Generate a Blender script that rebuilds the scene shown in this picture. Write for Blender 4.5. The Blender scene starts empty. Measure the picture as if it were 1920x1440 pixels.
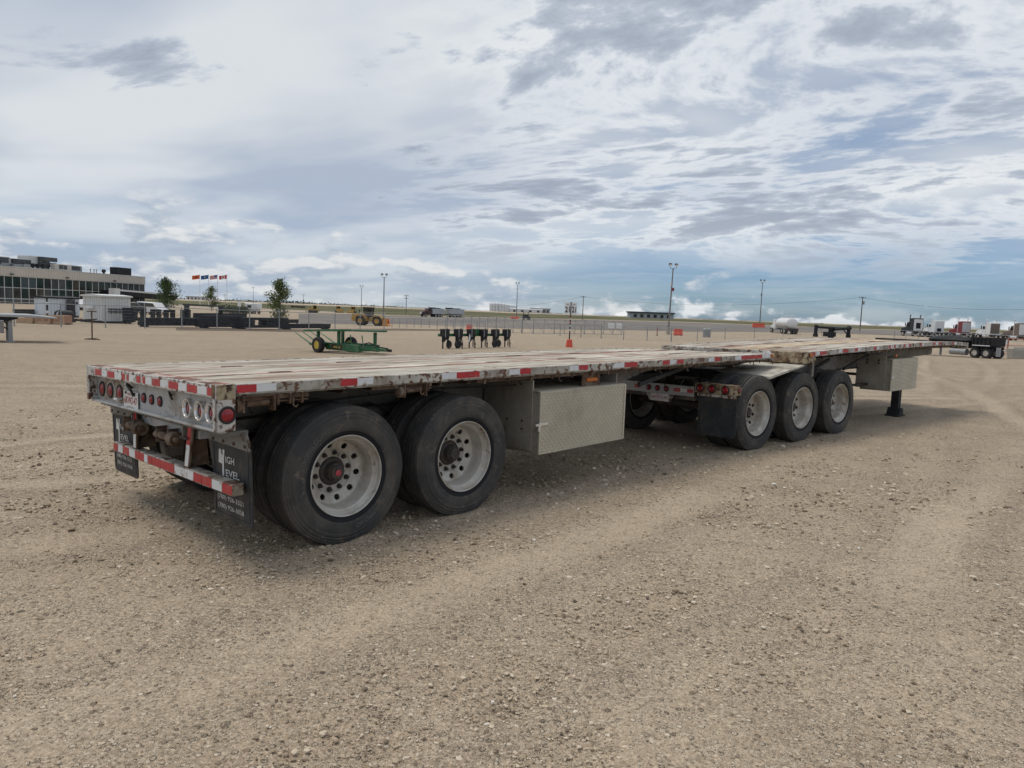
import bpy, bmesh, math, random
import numpy as np
from mathutils import Vector, Matrix
random.seed(7); RNG = np.random.default_rng(11)
R = math.radians
SC = bpy.context.scene
COL = SC.collection

# ---------------------------------------------------------------- camera
FPX, PITCH, ROLL, HCAM = 1331.75, R(5.776), R(2.08), 1.756   # focal length in photo pixels (1920 wide)
cd = bpy.data.cameras.new('camera'); cam = bpy.data.objects.new('camera', cd); COL.objects.link(cam)
cd.sensor_fit = 'HORIZONTAL'; cd.sensor_width = 36.0; cd.lens = 36.0*FPX/1920
cd.clip_start = 0.05; cd.clip_end = 20000
fwd = Vector((0, math.cos(PITCH), -math.sin(PITCH))); upv = Vector((0, math.sin(PITCH), math.cos(PITCH))); rgt = Vector((1, 0, 0))
c_, s_ = math.cos(ROLL), math.sin(ROLL)
cx_ = rgt*c_ + upv*s_          # camera rolled counter-clockwise so the picture leans clockwise
cy_ = -rgt*s_ + upv*c_
m = Matrix((cx_, cy_, -fwd)).transposed().to_4x4(); m.translation = Vector((0, 0, HCAM)); cam.matrix_world = m
SC.camera = cam
SC.cycles.max_bounces = 6; SC.cycles.diffuse_bounces = 3; SC.cycles.glossy_bounces = 3
SC.render.resolution_x = 1024; SC.render.resolution_y = 768

# ---------------------------------------------------------------- light and sky
SUN_AZ = R(-72)      # azimuth measured from +Y (view direction) towards +X; the sun stands to the left
SUN_EL = R(68)
sd = bpy.data.lights.new('sun', 'SUN'); sd.energy = 1.35; sd.angle = R(26); sd.color = (1.0, .93, .82)
sun = bpy.data.objects.new('sun', sd); COL.objects.link(sun)
tosun = Vector((math.sin(SUN_AZ)*math.cos(SUN_EL), math.cos(SUN_AZ)*math.cos(SUN_EL), math.sin(SUN_EL)))
sun.rotation_euler = tosun.to_track_quat('Z', 'Y').to_euler(); sun.location = (-20, 5, 30)
vs = SC.view_settings; vs.view_transform = 'Standard'; vs.look = 'None'; vs.exposure = 0.50; vs.gamma = 1.0; vs.use_curve_mapping = False

class NT:
    """small helper around a node tree"""
    def __init__(s, nt): s.nt = nt; s.N = nt.nodes; s.L = nt.links
    def n(s, t, **kw):
        o = s.N.new(t)
        for k, v in kw.items():
            if k == 'inp':
                for kk, vv in v.items():
                    if hasattr(vv, 'is_linked') or hasattr(vv, 'links'): s.L.new(vv, o.inputs[kk])
                    else: o.inputs[kk].default_value = vv
            else: setattr(o, k, v)
        return o
    def math(s, op, a, b=0.0, clamp=False):
        return s.n('ShaderNodeMath', operation=op, use_clamp=clamp, inp={0: a, 1: b}).outputs[0]
    def vmath(s, op, a, b=(0, 0, 0)):
        return s.n('ShaderNodeVectorMath', operation=op, inp={0: a, 1: b}).outputs[0]
    def noise(s, vec, scale, detail=5, rough=.55, dist=0.0, dim='3D'):
        return s.n('ShaderNodeTexNoise', noise_dimensions=dim, inp={'Vector': vec, 'Scale': scale, 'Detail': detail, 'Roughness': rough, 'Distortion': dist}).outputs['Fac']
    def smooth(s, v, lo, hi, a=0.0, b=1.0):
        return s.n('ShaderNodeMapRange', interpolation_type='SMOOTHSTEP', inp={0: v, 1: lo, 2: hi, 3: a, 4: b}).outputs[0]
    def mix(s, f, a, b, blend='MIX'):
        o = s.n('ShaderNodeMix', data_type='RGBA', blend_type=blend)
        for i, v in ((0, f), (6, a), (7, b)):
            if hasattr(v, 'links'): s.L.new(v, o.inputs[i])
            else: o.inputs[i].default_value = (v if i == 0 else (tuple(v)+(1,))[:4])
        return o.outputs[2]

def make_world():
    w = bpy.data.worlds.new('World'); SC.world = w; w.use_nodes = True
    w.cycles.sampling_method = 'MANUAL'; w.cycles.sample_map_resolution = 256
    w.node_tree.nodes.clear(); t = NT(w.node_tree)
    sky = t.n('ShaderNodeTexSky', sky_type='NISHITA', sun_disc=False, sun_elevation=SUN_EL, sun_rotation=SUN_AZ, air_density=1.0, dust_density=.6, ozone_density=1.6)
    dirv = t.n('ShaderNodeTexCoord').outputs['Generated']
    sep = t.n('ShaderNodeSeparateXYZ', inp={0: dirv}); X, Y, Z = sep.outputs
    # flat cloud layer seen from below: direction / height
    zz = t.math('ADD', t.math('MAXIMUM', Z, 0.0), .13)
    px, py = t.math('DIVIDE', X, zz), t.math('DIVIDE', Y, zz)
    P = t.n('ShaderNodeCombineXYZ', inp={0: px, 1: py, 2: 0.0}).outputs[0]
    el = t.math('MAXIMUM', Z, 0.0)
    # turned and stretched coordinates: the streets of cloud run from upper left to lower right
    rot = t.n('ShaderNodeVectorRotate', rotation_type='Z_AXIS', inp={'Vector': P, 'Angle': R(28)}).outputs[0]
    st = t.vmath('MULTIPLY', rot, (0.85, 1.25, 1.0))
    el = t.math('MAXIMUM', Z, 0.0)
    # --- high veil: smooth, nearly closed, thinning out to blue low on the right
    warp = t.n('ShaderNodeTexNoise', noise_dimensions='3D', inp={'Vector': st, 'Scale': .35, 'Detail': 2.0}).outputs['Color']
    sw = t.vmath('ADD', st, t.vmath('MULTIPLY', t.vmath('SUBTRACT', warp, (.5, .5, .5)), (1.6, 1.6, 0)))
    n1 = t.noise(t.vmath('ADD', sw, (3.1, 7.7, 0)), .55, 4, .48)
    openside = t.smooth(X, .0, .55)
    low = t.smooth(el, .20, .03)
    veil = t.smooth(n1, t.math('ADD', .08, t.math('MULTIPLY', openside, .06)), t.math('ADD', .42, t.math('MULTIPLY', openside, .14)))
    veil = t.math('MULTIPLY', veil, t.math('SUBTRACT', 1.0, t.math('MULTIPLY', low, t.math('ADD', .22, t.math('MULTIPLY', t.smooth(X, -.20, .25), .58)))))
    n1b = t.noise(t.vmath('ADD', sw, (31.1, 2.7, 1)), .70, 4, .5)
    vcol = t.mix(t.smooth(n1b, .40, .63), (.41, .475, .585), (.67, .705, .74))
    # --- broken grey cloud lower down, more of it to the right
    n2 = t.noise(t.vmath('ADD', sw, (88.1, 33.3, 6.0)), 1.9, 8, .60)
    n2big = t.noise(t.vmath('ADD', st, (2.0, 44.0, 1.0)), .22, 1, .5)
    side = t.smooth(X, -.30, .15)
    thr = t.math('SUBTRACT', t.math('SUBTRACT', .65, t.math('MULTIPLY', side, .115)), t.math('MULTIPLY', t.math('SUBTRACT', n2big, .5), .45))
    thr = t.math('SUBTRACT', thr, t.math('MULTIPLY', t.math('MULTIPLY', t.smooth(Z, .24, .36), t.smooth(X, -.25, .05)), .02))
    d2 = t.math('SUBTRACT', n2, thr)
    g2 = t.smooth(d2, -.005, .055)
    gcol = t.mix(t.smooth(d2, .0, .13), (.47, .53, .62), (.265, .315, .41))
    rim = t.smooth(d2, -.10, .0)
    # --- cumulus heaped along the horizon
    az = t.math('ARCTAN2', X, Y)
    H = t.n('ShaderNodeCombineXYZ', inp={0: t.math('MULTIPLY', az, 6.0), 1: t.math('MULTIPLY', el, 15.0), 2: 3.7}).outputs[0]
    n3 = t.noise(H, 1.5, 7, .55)
    n3u = t.noise(t.vmath('ADD', H, (.04, .20, 0)), 1.5, 4, .55)
    left = t.smooth(X, .15, -.40)
    top = t.math('ADD', .055, t.math('MULTIPLY', left, .085))
    band = t.smooth(el, top, t.math('MULTIPLY', top, .2))
    c3 = t.math('SUBTRACT', t.math('ADD', n3, t.math('MULTIPLY', band, t.math('ADD', .06, t.math('MULTIPLY', left, .12)))), .59)
    g3 = t.math('MULTIPLY', t.math('MULTIPLY', t.smooth(c3, -.02, .07), t.smooth(el, .16, .09)), t.smooth(X, .50, .10, .25, 1.0))
    lit = t.smooth(t.math('SUBTRACT', n3, n3u), -.05, .09)
    ccol = t.mix(lit, (.38, .45, .55), (.76, .77, .77))
    # small bright heaps right at the skyline
    H4 = t.n('ShaderNodeCombineXYZ', inp={0: t.math('MULTIPLY', az, 20.0), 1: t.math('MULTIPLY', el, 34.0), 2: 1.7}).outputs[0]
    n4 = t.noise(H4, 1.0, 5, .5)
    g4 = t.smooth(t.math('SUBTRACT', n4, t.math('ADD', .46, t.math('MULTIPLY', el, 5.5))), .0, .10)
    g4 = t.math('MULTIPLY', g4, t.smooth(X, -.15, .1))
    tint = t.mix(1.0, sky.outputs[0], t.mix(t.smooth(el, .02, .22), (.43, .66, 1.0), (.90, .96, 1.04)), 'MULTIPLY')
    blue = t.n('ShaderNodeBackground', inp={0: tint, 1: .068})
    col = vcol
    a = veil
    def over(ca, a, cb, b):        # cloud b over a, colours un-premultiplied
        col = t.mix(b, ca, cb)
        return col, t.math('SUBTRACT', 1.0, t.math('MULTIPLY', t.math('SUBTRACT', 1.0, a), t.math('SUBTRACT', 1.0, b)))
    col, a = over(col, a, (.86, .88, .89), t.math('MULTIPLY', t.math('MULTIPLY', rim, t.smooth(el, .03, .12)), t.math('MULTIPLY', side, .62)))
    col, a = over(col, a, ccol, t.math('MULTIPLY', g3, .80))
    col, a = over(col, a, (.90, .91, .92), t.math('MULTIPLY', g4, .75))
    col, a = over(col, a, gcol, t.math('MULTIPLY', t.math('MULTIPLY', g2, t.smooth(el, .035, .13, .15, 1.0)), .80))
    cb = t.n('ShaderNodeBackground', inp={0: col, 1: .735})
    mx = t.n('ShaderNodeMixShader', inp={0: a, 1: blue.outputs[0], 2: cb.outputs[0]})
    out = t.n('ShaderNodeOutputWorld', inp={0: mx.outputs[0]})
make_world()

# ---------------------------------------------------------------- pixel -> direction
def ray(u, v):
    X, Y = u-960, v-720
    x, y = X*c_+Y*s_, -X*s_+Y*c_
    a, b = x/FPX, -y/FPX
    return np.array([a, math.cos(PITCH)+b*math.sin(PITCH), -math.sin(PITCH)+b*math.cos(PITCH)])
def flat(u, v, s=1.0):                       # point s times as far as the flat-ground reading of that pixel
    d = ray(u, v); t = -HCAM/d[2]*s
    return np.array([d[0]*t, d[1]*t, HCAM+d[2]*t])

# ---------------------------------------------------------------- terrain (the yard falls gently away from the camera)
ANCH = [(597,661,1.33),(645,649,1.33),(726,657,1.3),(828,654,1.33),(955,651,1.35),(1067,651,1.35),(173,637,1.33),(21,642,1.3),
 (27,612,1.4),(198,614,1.4),(341,617,1.42),(468,620,1.45),(579,621,1.5),(721,624,1.5),(992,626,1.55),(1089,633,1.5),(1169,637,1.5),
 (1258,641,1.5),(1359,636,1.5),(1468,632,1.45),(1612,625,1.25),(690,610,1.9),(1135,626,1.6),(1254,628,1.5),(1325,632,1.5),
 (2,568,.94),(272,577,1.14),(820,594.5,1.4),(620,586.5,1.9),(1720,629,1.15),(1466,615.5,.85),(986,599,.97),(1826,671,1.3),(1770,671,1.3),(1900,672,1.25)]
_pts = [flat(*a) for a in ANCH]
for r_ in (2.5, 5, 9, 14, 18):
    for a_ in range(-50, 51, 20): _pts.append(np.array([r_*math.sin(R(a_)), r_*math.cos(R(a_)), 0.0]))
for r_, z_ in ((700, .6), (1800, 1.2), (6000, 1.75)):
    for a_ in range(-50, 51, 20): _pts.append(np.array([r_*math.sin(R(a_)), r_*math.cos(R(a_)), z_ + (1.5 if (a_ < -5 and r_ < 2000) else 0)]))
_pts = np.array(_pts)
def _lp(x, y):
    r = np.maximum(np.hypot(x, y), .5); a = np.clip(np.arctan2(x, y), -R(50), R(50))
    return np.stack([a*1.6, np.log(r)], -1)
_C = _lp(_pts[:, 0], _pts[:, 1])
def _phi(d): return np.where(d > 1e-9, d*d*np.log(np.maximum(d, 1e-9)), 0)
_n = len(_pts)
_K = _phi(np.linalg.norm(_C[:, None]-_C[None], axis=-1)) + np.eye(_n)*.02
_A = np.zeros((_n+3, _n+3)); _A[:_n, :_n] = _K; _A[:_n, _n] = 1; _A[:_n, _n+1:] = _C; _A[_n, :_n] = 1; _A[_n+1:, :_n] = _C.T
_w = np.linalg.solve(_A, np.concatenate([_pts[:, 2], np.zeros(3)]))
def tz(x, y):
    x = np.asarray(x, float); y = np.asarray(y, float)
    q = _lp(x, y); d = np.linalg.norm(q[..., None, :]-_C, axis=-1)
    z = _phi(d)@_w[:_n] + _w[_n] + q@_w[_n+1:]
    r = np.hypot(x, y); k = np.clip((r-15)/12, 0, 1); k = k*k*(3-2*k)
    return z*k
def hit(u, v):                                # where the pixel's ray meets the terrain
    d = ray(u, v); t = np.geomspace(2, 4000, 3000); p = d[None]*t[:, None]+np.array([0, 0, HCAM])
    h = p[:, 2]-tz(p[:, 0], p[:, 1]); i = np.argmax(h < 0)
    if h[i] >= 0: i = len(t)-1
    f = h[i-1]/(h[i-1]-h[i]) if i > 0 else 0
    q = p[i-1]*(1-f)+p[i]*f
    return Vector((q[0], q[1], float(tz(q[0], q[1]))))
def onray(u, v, y):                            # the pixel's direction at forward distance y, dropped on the ground
    d = ray(u, v); x = d[0]/d[1]*y
    return Vector((x, y, float(tz(x, y))))
def height_at(u, v, y):                        # height of the pixel's ray at forward distance y
    d = ray(u, v); return HCAM+d[2]/d[1]*y

# ---------------------------------------------------------------- mesh building
class MB:
    def __init__(s): s.v = []; s.f = []
    def add(s, vs, fs):
        o = len(s.v); s.v += [tuple(p) for p in vs]; s.f += [tuple(i+o for i in q) for q in fs]; return s
    def box(s, x0, x1, y0, y1, z0, z1):
        v = [(x, y, z) for z in (z0, z1) for y in (y0, y1) for x in (x0, x1)]
        return s.add(v, [(0, 2, 3, 1), (4, 5, 7, 6), (0, 1, 5, 4), (2, 6, 7, 3), (0, 4, 6, 2), (1, 3, 7, 5)])
    def obox(s, c, size, rot=None, M=None):
        M = M or (Matrix.Identity(3) if rot is None else Matrix.Rotation(rot[2], 3, 'Z')@Matrix.Rotation(rot[1], 3, 'Y')@Matrix.Rotation(rot[0], 3, 'X'))
        c = Vector(c); h = Vector(size)/2
        v = [c+M@Vector((x*h.x, y*h.y, z*h.z)) for z in (-1, 1) for y in (-1, 1) for x in (-1, 1)]
        return s.add(v, [(0, 2, 3, 1), (4, 5, 7, 6), (0, 1, 5, 4), (2, 6, 7, 3), (0, 4, 6, 2), (1, 3, 7, 5)])
    def beam(s, p0, p1, w, h, up=(0, 0, 1)):
        p0, p1 = Vector(p0), Vector(p1); d = p1-p0; L = d.length
        if L < 1e-6: return s
        x = d/L; u = Vector(up)
        if abs(x.dot(u)) > .98: u = Vector((1, 0, 0)) if abs(x.x) < .9 else Vector((0, 1, 0))
        y = u.cross(x).normalized(); z = x.cross(y)
        return s.obox((p0+p1)/2, (L, w, h), M=Matrix((x, y, z)).transposed())
    def tube(s, p0, p1, r0, r1=None, n=10, caps=True):
        r1 = r0 if r1 is None else r1
        p0, p1 = Vector(p0), Vector(p1); x = (p1-p0).normalized()
        u = Vector((0, 0, 1)) if abs(x.z) < .9 else Vector((1, 0, 0))
        a = x.cross(u).normalized(); b = x.cross(a)
        v = []
        for p, r in ((p0, r0), (p1, r1)):
            for i in range(n):
                t = 2*math.pi*i/n; v.append(p+(a*math.cos(t)+b*math.sin(t))*r)
        f = [(i, i+n, (i+1) % n+n, (i+1) % n) for i in range(n)]
        if caps: f += [tuple(range(n)), tuple(range(2*n-1, n-1, -1))]
        return s.add(v, f)
    def path(s, pts, r, n=8):
        pts = [Vector(p) for p in pts]; rings = []
        prev = None
        for i, p in enumerate(pts):
            d = (pts[min(i+1, len(pts)-1)]-pts[max(i-1, 0)]).normalized()
            if prev is None:
                u = Vector((0, 0, 1)) if abs(d.z) < .9 else Vector((1, 0, 0)); a = d.cross(u).normalized()
            else: a = (prev-d*prev.dot(d)).normalized()
            prev = a; b = d.cross(a)
            rr = r[i] if isinstance(r, (list, tuple)) else r
            rings.append([p+(a*math.cos(2*math.pi*k/n)+b*math.sin(2*math.pi*k/n))*rr for k in range(n)])
        v = [q for ring in rings for q in ring]
        f = [(j*n+i, j*n+(i+1) % n, (j+1)*n+(i+1) % n, (j+1)*n+i) for j in range(len(pts)-1) for i in range(n)]
        f += [tuple(range(n-1, -1, -1)), tuple(range((len(pts)-1)*n, len(pts)*n))]
        return s.add(v, f)
    def lathe(s, prof, o=(0, 0, 0), axis='Y', n=48, closed=False):
        o = Vector(o); v = []
        for r, h in prof:
            for i in range(n):
                t = 2*math.pi*i/n; a, b = r*math.cos(t), r*math.sin(t)
                v.append(o+Vector({'Y': (a, h, b), 'X': (h, a, b), 'Z': (a, b, h)}[axis]))
        m_ = len(prof); f = []
        for j in range(m_ if closed else m_-1):
            k = (j+1) % m_
            f += [(j*n+i, k*n+i, k*n+(i+1) % n, j*n+(i+1) % n) for i in range(n)]
        if not closed:
            if prof[0][0] > 1e-4: f.append(tuple(range(n)))
            if prof[-1][0] > 1e-4: f.append(tuple(range(m_*n-1, (m_-1)*n-1, -1)))
        return s.add(v, f)
    def prism(s, pts, fn, t0, t1):             # polygon (a,b) swept from t0 to t1; fn(a,b,t) -> xyz
        n = len(pts); v = [fn(a, b, t) for t in (t0, t1) for a, b in pts]
        return s.add(v, [tuple(range(n-1, -1, -1)), tuple(range(n, 2*n))]+[(i, (i+1) % n, (i+1) % n+n, i+n) for i in range(n)])
    def sphere(s, c, r, n=12, m_=8):
        r = (r, r, r) if isinstance(r, (int, float)) else r
        prof = [(math.sin(math.pi*j/m_), -math.cos(math.pi*j/m_)) for j in range(m_+1)]
        o = len(s.v); s.lathe([(max(a, 1e-5), b) for a, b in prof], axis='Z', n=n)
        s.v[o:] = [(c[0]+p[0]*r[0], c[1]+p[1]*r[1], c[2]+p[2]*r[2]) for p in s.v[o:]]
        return s
    def tf(s, fn): s.v = [tuple(fn(Vector(p))) for p in s.v]; return s
    def mesh(s, name, bevel=0, smooth=35, warp=None):
        me = bpy.data.meshes.new(name)
        vs = s.v if warp is None else [warp(p) for p in s.v]
        me.from_pydata(vs, [], s.f)
        bm = bmesh.new(); bm.from_mesh(me)
        bmesh.ops.recalc_face_normals(bm, faces=bm.faces)
        if bevel:
            es = [e for e in bm.edges if len(e.link_faces) == 2 and e.calc_face_angle(0) > .6]
            if es: bmesh.ops.bevel(bm, geom=es, offset=bevel, segments=1, affect='EDGES', clamp_overlap=True)
        bm.to_mesh(me); bm.free()
        if smooth:
            me.polygons.foreach_set('use_smooth', [True]*len(me.polygons)); me.set_sharp_from_angle(angle=R(smooth))
        return me

def link(name, me, mt, parent=None, loc=None, rot=None):
    o = bpy.data.objects.new(name, me); COL.objects.link(o)
    if mt is not None and not me.materials: me.materials.append(mt)
    if parent is not None: o.parent = parent
    if loc is not None: o.location = loc
    if rot is not None: o.rotation_euler = rot
    return o
WARP = None
def part(name, mb, mt, parent=None, bevel=0, smooth=35, loc=None, rot=None, warp='g'):
    w = WARP if warp == 'g' else warp
    return link(name, mb.mesh(name, bevel, smooth, w), mt, parent, loc, rot)
def tag(o, label, cat, group=None, kind=None):
    if label: o['label'] = label
    if cat: o['category'] = cat
    if group: o['group'] = group
    if kind: o['kind'] = kind
    return o
def thing(name, label, cat, loc=(0, 0, 0), rz=0.0, group=None):
    o = bpy.data.objects.new(name, None); COL.objects.link(o); o.empty_display_size = .2
    o.location = loc; o.rotation_euler = (0, 0, rz)
    return tag(o, label, cat, group)
def kids(o): return [c for c in bpy.data.objects if c.parent == o]
def copy_tree(o, parent=None):
    c = o.copy(); COL.objects.link(c); c.parent = parent
    for ch in kids(o): copy_tree(ch, c)
    return c
_tc = {}
def text(s, size=1.0, bold=0.0):               # flat letters as (verts2d, faces)
    k = (s, bold)
    if k not in _tc:
        cu = bpy.data.curves.new('t', 'FONT'); cu.body = s; cu.size = 1; cu.align_x = 'LEFT'; cu.offset = bold; cu.resolution_u = 3
        ob = bpy.data.objects.new('t', cu); me = bpy.data.meshes.new_from_object(ob)
        _tc[k] = ([tuple(v.co[:2]) for v in me.vertices], [tuple(p.vertices) for p in me.polygons])
        bpy.data.objects.remove(ob); bpy.data.meshes.remove(me); bpy.data.curves.remove(cu)
    v, f = _tc[k]
    return [(a*size, b*size) for a, b in v], f
def text_fit(mb, s, x0, x1, z0, z1, fn, bold=0.0):   # letters stretched into the rectangle, fn(a, b) -> xyz
    v, f = text(s, 1, bold); a = np.array(v); lo, hi = a.min(0), a.max(0)
    q = (a-lo)/(hi-lo)
    mb.add([fn(x0+(x1-x0)*p[0], z0+(z1-z0)*p[1]) for p in q], f); return mb

# ---------------------------------------------------------------- materials
MATS = {}
def mat(name, col, rough=.6, metal=0.0, var=.18, scale=5.0, bump=0.0, bscale=60.0, dirt=None, spec=.5, stretch=(1, 1, 1), trans=0.0, world=False, island=0.0):
    """procedural: base colour with broad variation, optional patches dirt=(colour, amount 0..1, scale[, sharpness])"""
    if name in MATS: return MATS[name]
    m_ = bpy.data.materials.new(name); m_.use_nodes = True; t = NT(m_.node_tree)
    b = t.N['Principled BSDF']
    if world: vec = t.n('ShaderNodeNewGeometry').outputs['Position']
    else:
        oi = t.n('ShaderNodeObjectInfo').outputs['Random']
        vec = t.vmath('ADD', t.n('ShaderNodeTexCoord').outputs['Object'], t.n('ShaderNodeCombineXYZ', inp={0: t.math('MULTIPLY', oi, 37.0), 1: t.math('MULTIPLY', oi, 91.0), 2: oi}).outputs[0])
    vec = t.vmath('MULTIPLY', vec, stretch)
    nz = t.noise(vec, scale, 6, .6)
    col = t.mix(t.smooth(nz, .25, .75), [c*(1-var) for c in col], [min(1, c*(1+var)) for c in col])
    if island:
        ri = t.n('ShaderNodeNewGeometry').outputs['Random Per Island']
        col = t.mix(1.0, col, t.n('ShaderNodeCombineXYZ', inp={0: t.smooth(ri, 0, 1, 1-island, 1+island), 1: t.smooth(ri, 0, 1, 1-island, 1+island), 2: t.smooth(ri, 0, 1, 1-island, 1+island)}).outputs[0], 'MULTIPLY')
    rg = rough
    for d in (dirt if isinstance(dirt, list) else [dirt] if dirt else []):
        dc, am, ds = d[:3]; sh = d[3] if len(d) > 3 else .06
        dn = t.noise(t.vmath('ADD', vec, (ds*1.7, 4.3, ds)), ds, 8, .62, .4)
        k = .72-am*.44
        f = t.smooth(dn, k-sh, k+sh)
        d2 = t.noise(vec, ds*5, 4, .6)
        dcol = t.mix(d2, [c*.55 for c in dc], [min(1, c*1.4) for c in dc])
        col = t.mix(f, col, dcol)
        if metal or rough < .5:
            rg = t.n('ShaderNodeMix', data_type='FLOAT', inp={0: f, 2: rg, 3: .85}).outputs[0]
    t.L.new(col, b.inputs['Base Color'])
    if hasattr(rg, 'links'): t.L.new(rg, b.inputs['Roughness'])
    else: b.inputs['Roughness'].default_value = rg
    b.inputs['Metallic'].default_value = metal; b.inputs['Specular IOR Level'].default_value = spec
    if trans: b.inputs['Transmission Weight'].default_value = trans
    if bump:
        bn = t.noise(vec, bscale, 5, .6)
        t.L.new(t.n('ShaderNodeBump', inp={'Strength': 1.0, 'Distance': bump, 'Height': bn}).outputs[0], b.inputs['Normal'])
    MATS[name] = m_; return m_

RUST = (.115, .052, .026); RUSTD = (.06, .030, .019); MUD = (.20, .165, .125)
def ground_mat():
    m_ = bpy.data.materials.new('gravel_ground'); m_.use_nodes = True; t = NT(m_.node_tree); b = t.N['Principled BSDF']
    P = t.n('ShaderNodeNewGeometry').outputs['Position']
    P2 = t.vmath('MULTIPLY', P, (1, 1, 0))
    at = t.n('ShaderNodeAttribute', attribute_name='lane'); lane = at.outputs['Fac']          # packed wheel lanes
    at2 = t.n('ShaderNodeAttribute', attribute_name='loose'); loose = at2.outputs['Fac']      # windrows of loose stone
    big = t.noise(P2, .16, 4, .55)
    mid = t.noise(P2, 1.1, 5, .62, .3)
    fine = t.noise(P2, 48, 3, .7)
    ro2 = t.n('ShaderNodeVectorRotate', rotation_type='Z_AXIS', inp={'Vector': P2, 'Angle': R(-8)}).outputs[0]
    tr2 = t.noise(t.vmath('MULTIPLY', ro2, (.07, 1.1, 1)), 1.0, 4, .6, .3)
    col = t.mix(t.smooth(big, .3, .7), (.375, .290, .203), (.43, .345, .25))
    col = t.mix(t.math('MULTIPLY', t.smooth(mid, .44, .70), .50), col, (.27, .204, .14))
    col = t.mix(t.math('MULTIPLY', t.smooth(tr2, .54, .66), .40), col, (.225, .170, .120))
    col = t.mix(t.math('MULTIPLY', lane, .62), col, (.475, .385, .285))
    col = t.mix(t.math('MULTIPLY', loose, .45), col, (.27, .207, .146))
    dens = t.math('ADD', t.math('MULTIPLY', t.noise(P2, 1.7, 4, .65), 1.1), t.math('SUBTRACT', t.math('MULTIPLY', loose, .30), t.math('MULTIPLY', lane, .22)))
    hs = None
    for sc_, k0, w in ((70.0, .62, .9), (31.0, .80, .85), (135.0, .55, .8)):
        vo = t.n('ShaderNodeTexVoronoi', feature='F1', inp={'Vector': P2, 'Scale': sc_})
        cell = t.n('ShaderNodeSeparateColor', inp={0: vo.outputs['Color']})
        stn = t.math('MULTIPLY', t.smooth(vo.outputs['Distance'], .50, .34), t.smooth(t.math('ADD', cell.outputs[0], t.math('SUBTRACT', dens, .55)), k0-.04, k0+.04))
        scol = t.mix(t.smooth(cell.outputs[1], .05, .95), (.130, .096, .066), (.68, .58, .455))
        col = t.mix(t.math('MULTIPLY', stn, w), col, scol)
        hh = t.math('MULTIPLY', stn, .9/sc_)
        hs = hh if hs is None else t.math('ADD', hs, hh)
    spk = t.noise(P2, 14.0, 3, .75)
    col = t.mix(t.smooth(spk, .52, .66, 0, .45), col, (.17, .125, .085)); col = t.mix(t.smooth(spk, .46, .34, 0, .40), col, (.60, .50, .38))
    col = t.mix(t.smooth(fine, .30, .75, 0, .55), col, t.mix(t.smooth(fine, .38, .62), (.10, .072, .048), (.68, .57, .44)))
    t.L.new(col, b.inputs['Base Color']); b.inputs['Roughness'].default_value = .95; b.inputs['Specular IOR Level'].default_value = .2
    h = t.math('ADD', hs, t.math('ADD', t.math('MULTIPLY', fine, .012), t.math('ADD', t.math('MULTIPLY', mid, .05), t.math('MULTIPLY', t.noise(P2, 9, 5, .65), .035))))
    t.L.new(t.n('ShaderNodeBump', inp={'Strength': .9, 'Distance': 1.0, 'Height': h}).outputs[0], b.inputs['Normal'])
    return m_
GROUND = ground_mat()

# ---------------------------------------------------------------- wheel lanes worn into the gravel
_tab = np.random.default_rng(3).uniform(-1, 1, (256, 256))
def vnoise(x, y):
    xi, yi = np.floor(x).astype(int), np.floor(y).astype(int); fx, fy = x-xi, y-yi; fx = fx*fx*(3-2*fx); fy = fy*fy*(3-2*fy)
    g = lambda a, b: _tab[a & 255, b & 255]
    return (g(xi, yi)*(1-fx)+g(xi+1, yi)*fx)*(1-fy)+(g(xi, yi+1)*(1-fx)+g(xi+1, yi+1)*fx)*fy
_rl = random.Random(21)
LANES = []
for hd, offs in ((43.5, (1.15, 3.0, 4.6, 6.5, -5.6, -7.4, 9.0, 10.8)), (58, (-1.2, -3.1, 5.4, 7.2)), (75, (-9.0, -11.0, -14.5, -16.3)), (30, (4.0, 5.9))):
    for o_ in offs: LANES.append((R(hd), o_, _rl.uniform(-.0035, .0035), _rl.uniform(.16, .30), _rl.uniform(.4, 1.0), _rl.uniform(0, 99)))
def lanes(x, y):
    """(packed lane 0..1, loose windrow 0..1) at each point; lane offsets are metres right of the rear trailer's side"""
    ln = np.zeros_like(x); lo = np.zeros_like(x)
    for hd, off, cv, w, k, sd_ in LANES:
        xx, yy = x+1.86, y-4.43
        s = xx*math.sin(hd)+yy*math.cos(hd); n = xx*math.cos(hd)-yy*math.sin(hd)-off-cv*s*s-.10*vnoise(s*.35+sd_, s*0+sd_)
        a = np.abs(n); f = k*np.clip(.62+.65*vnoise(s*.22+sd_, n*.8+sd_), 0, 1)
        ln = np.maximum(ln, f*np.exp(-(a/w)**4)); lo = np.maximum(lo, f*np.exp(-((a-w-.16)/.14)**2))
    return ln, lo*(1-ln)
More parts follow.
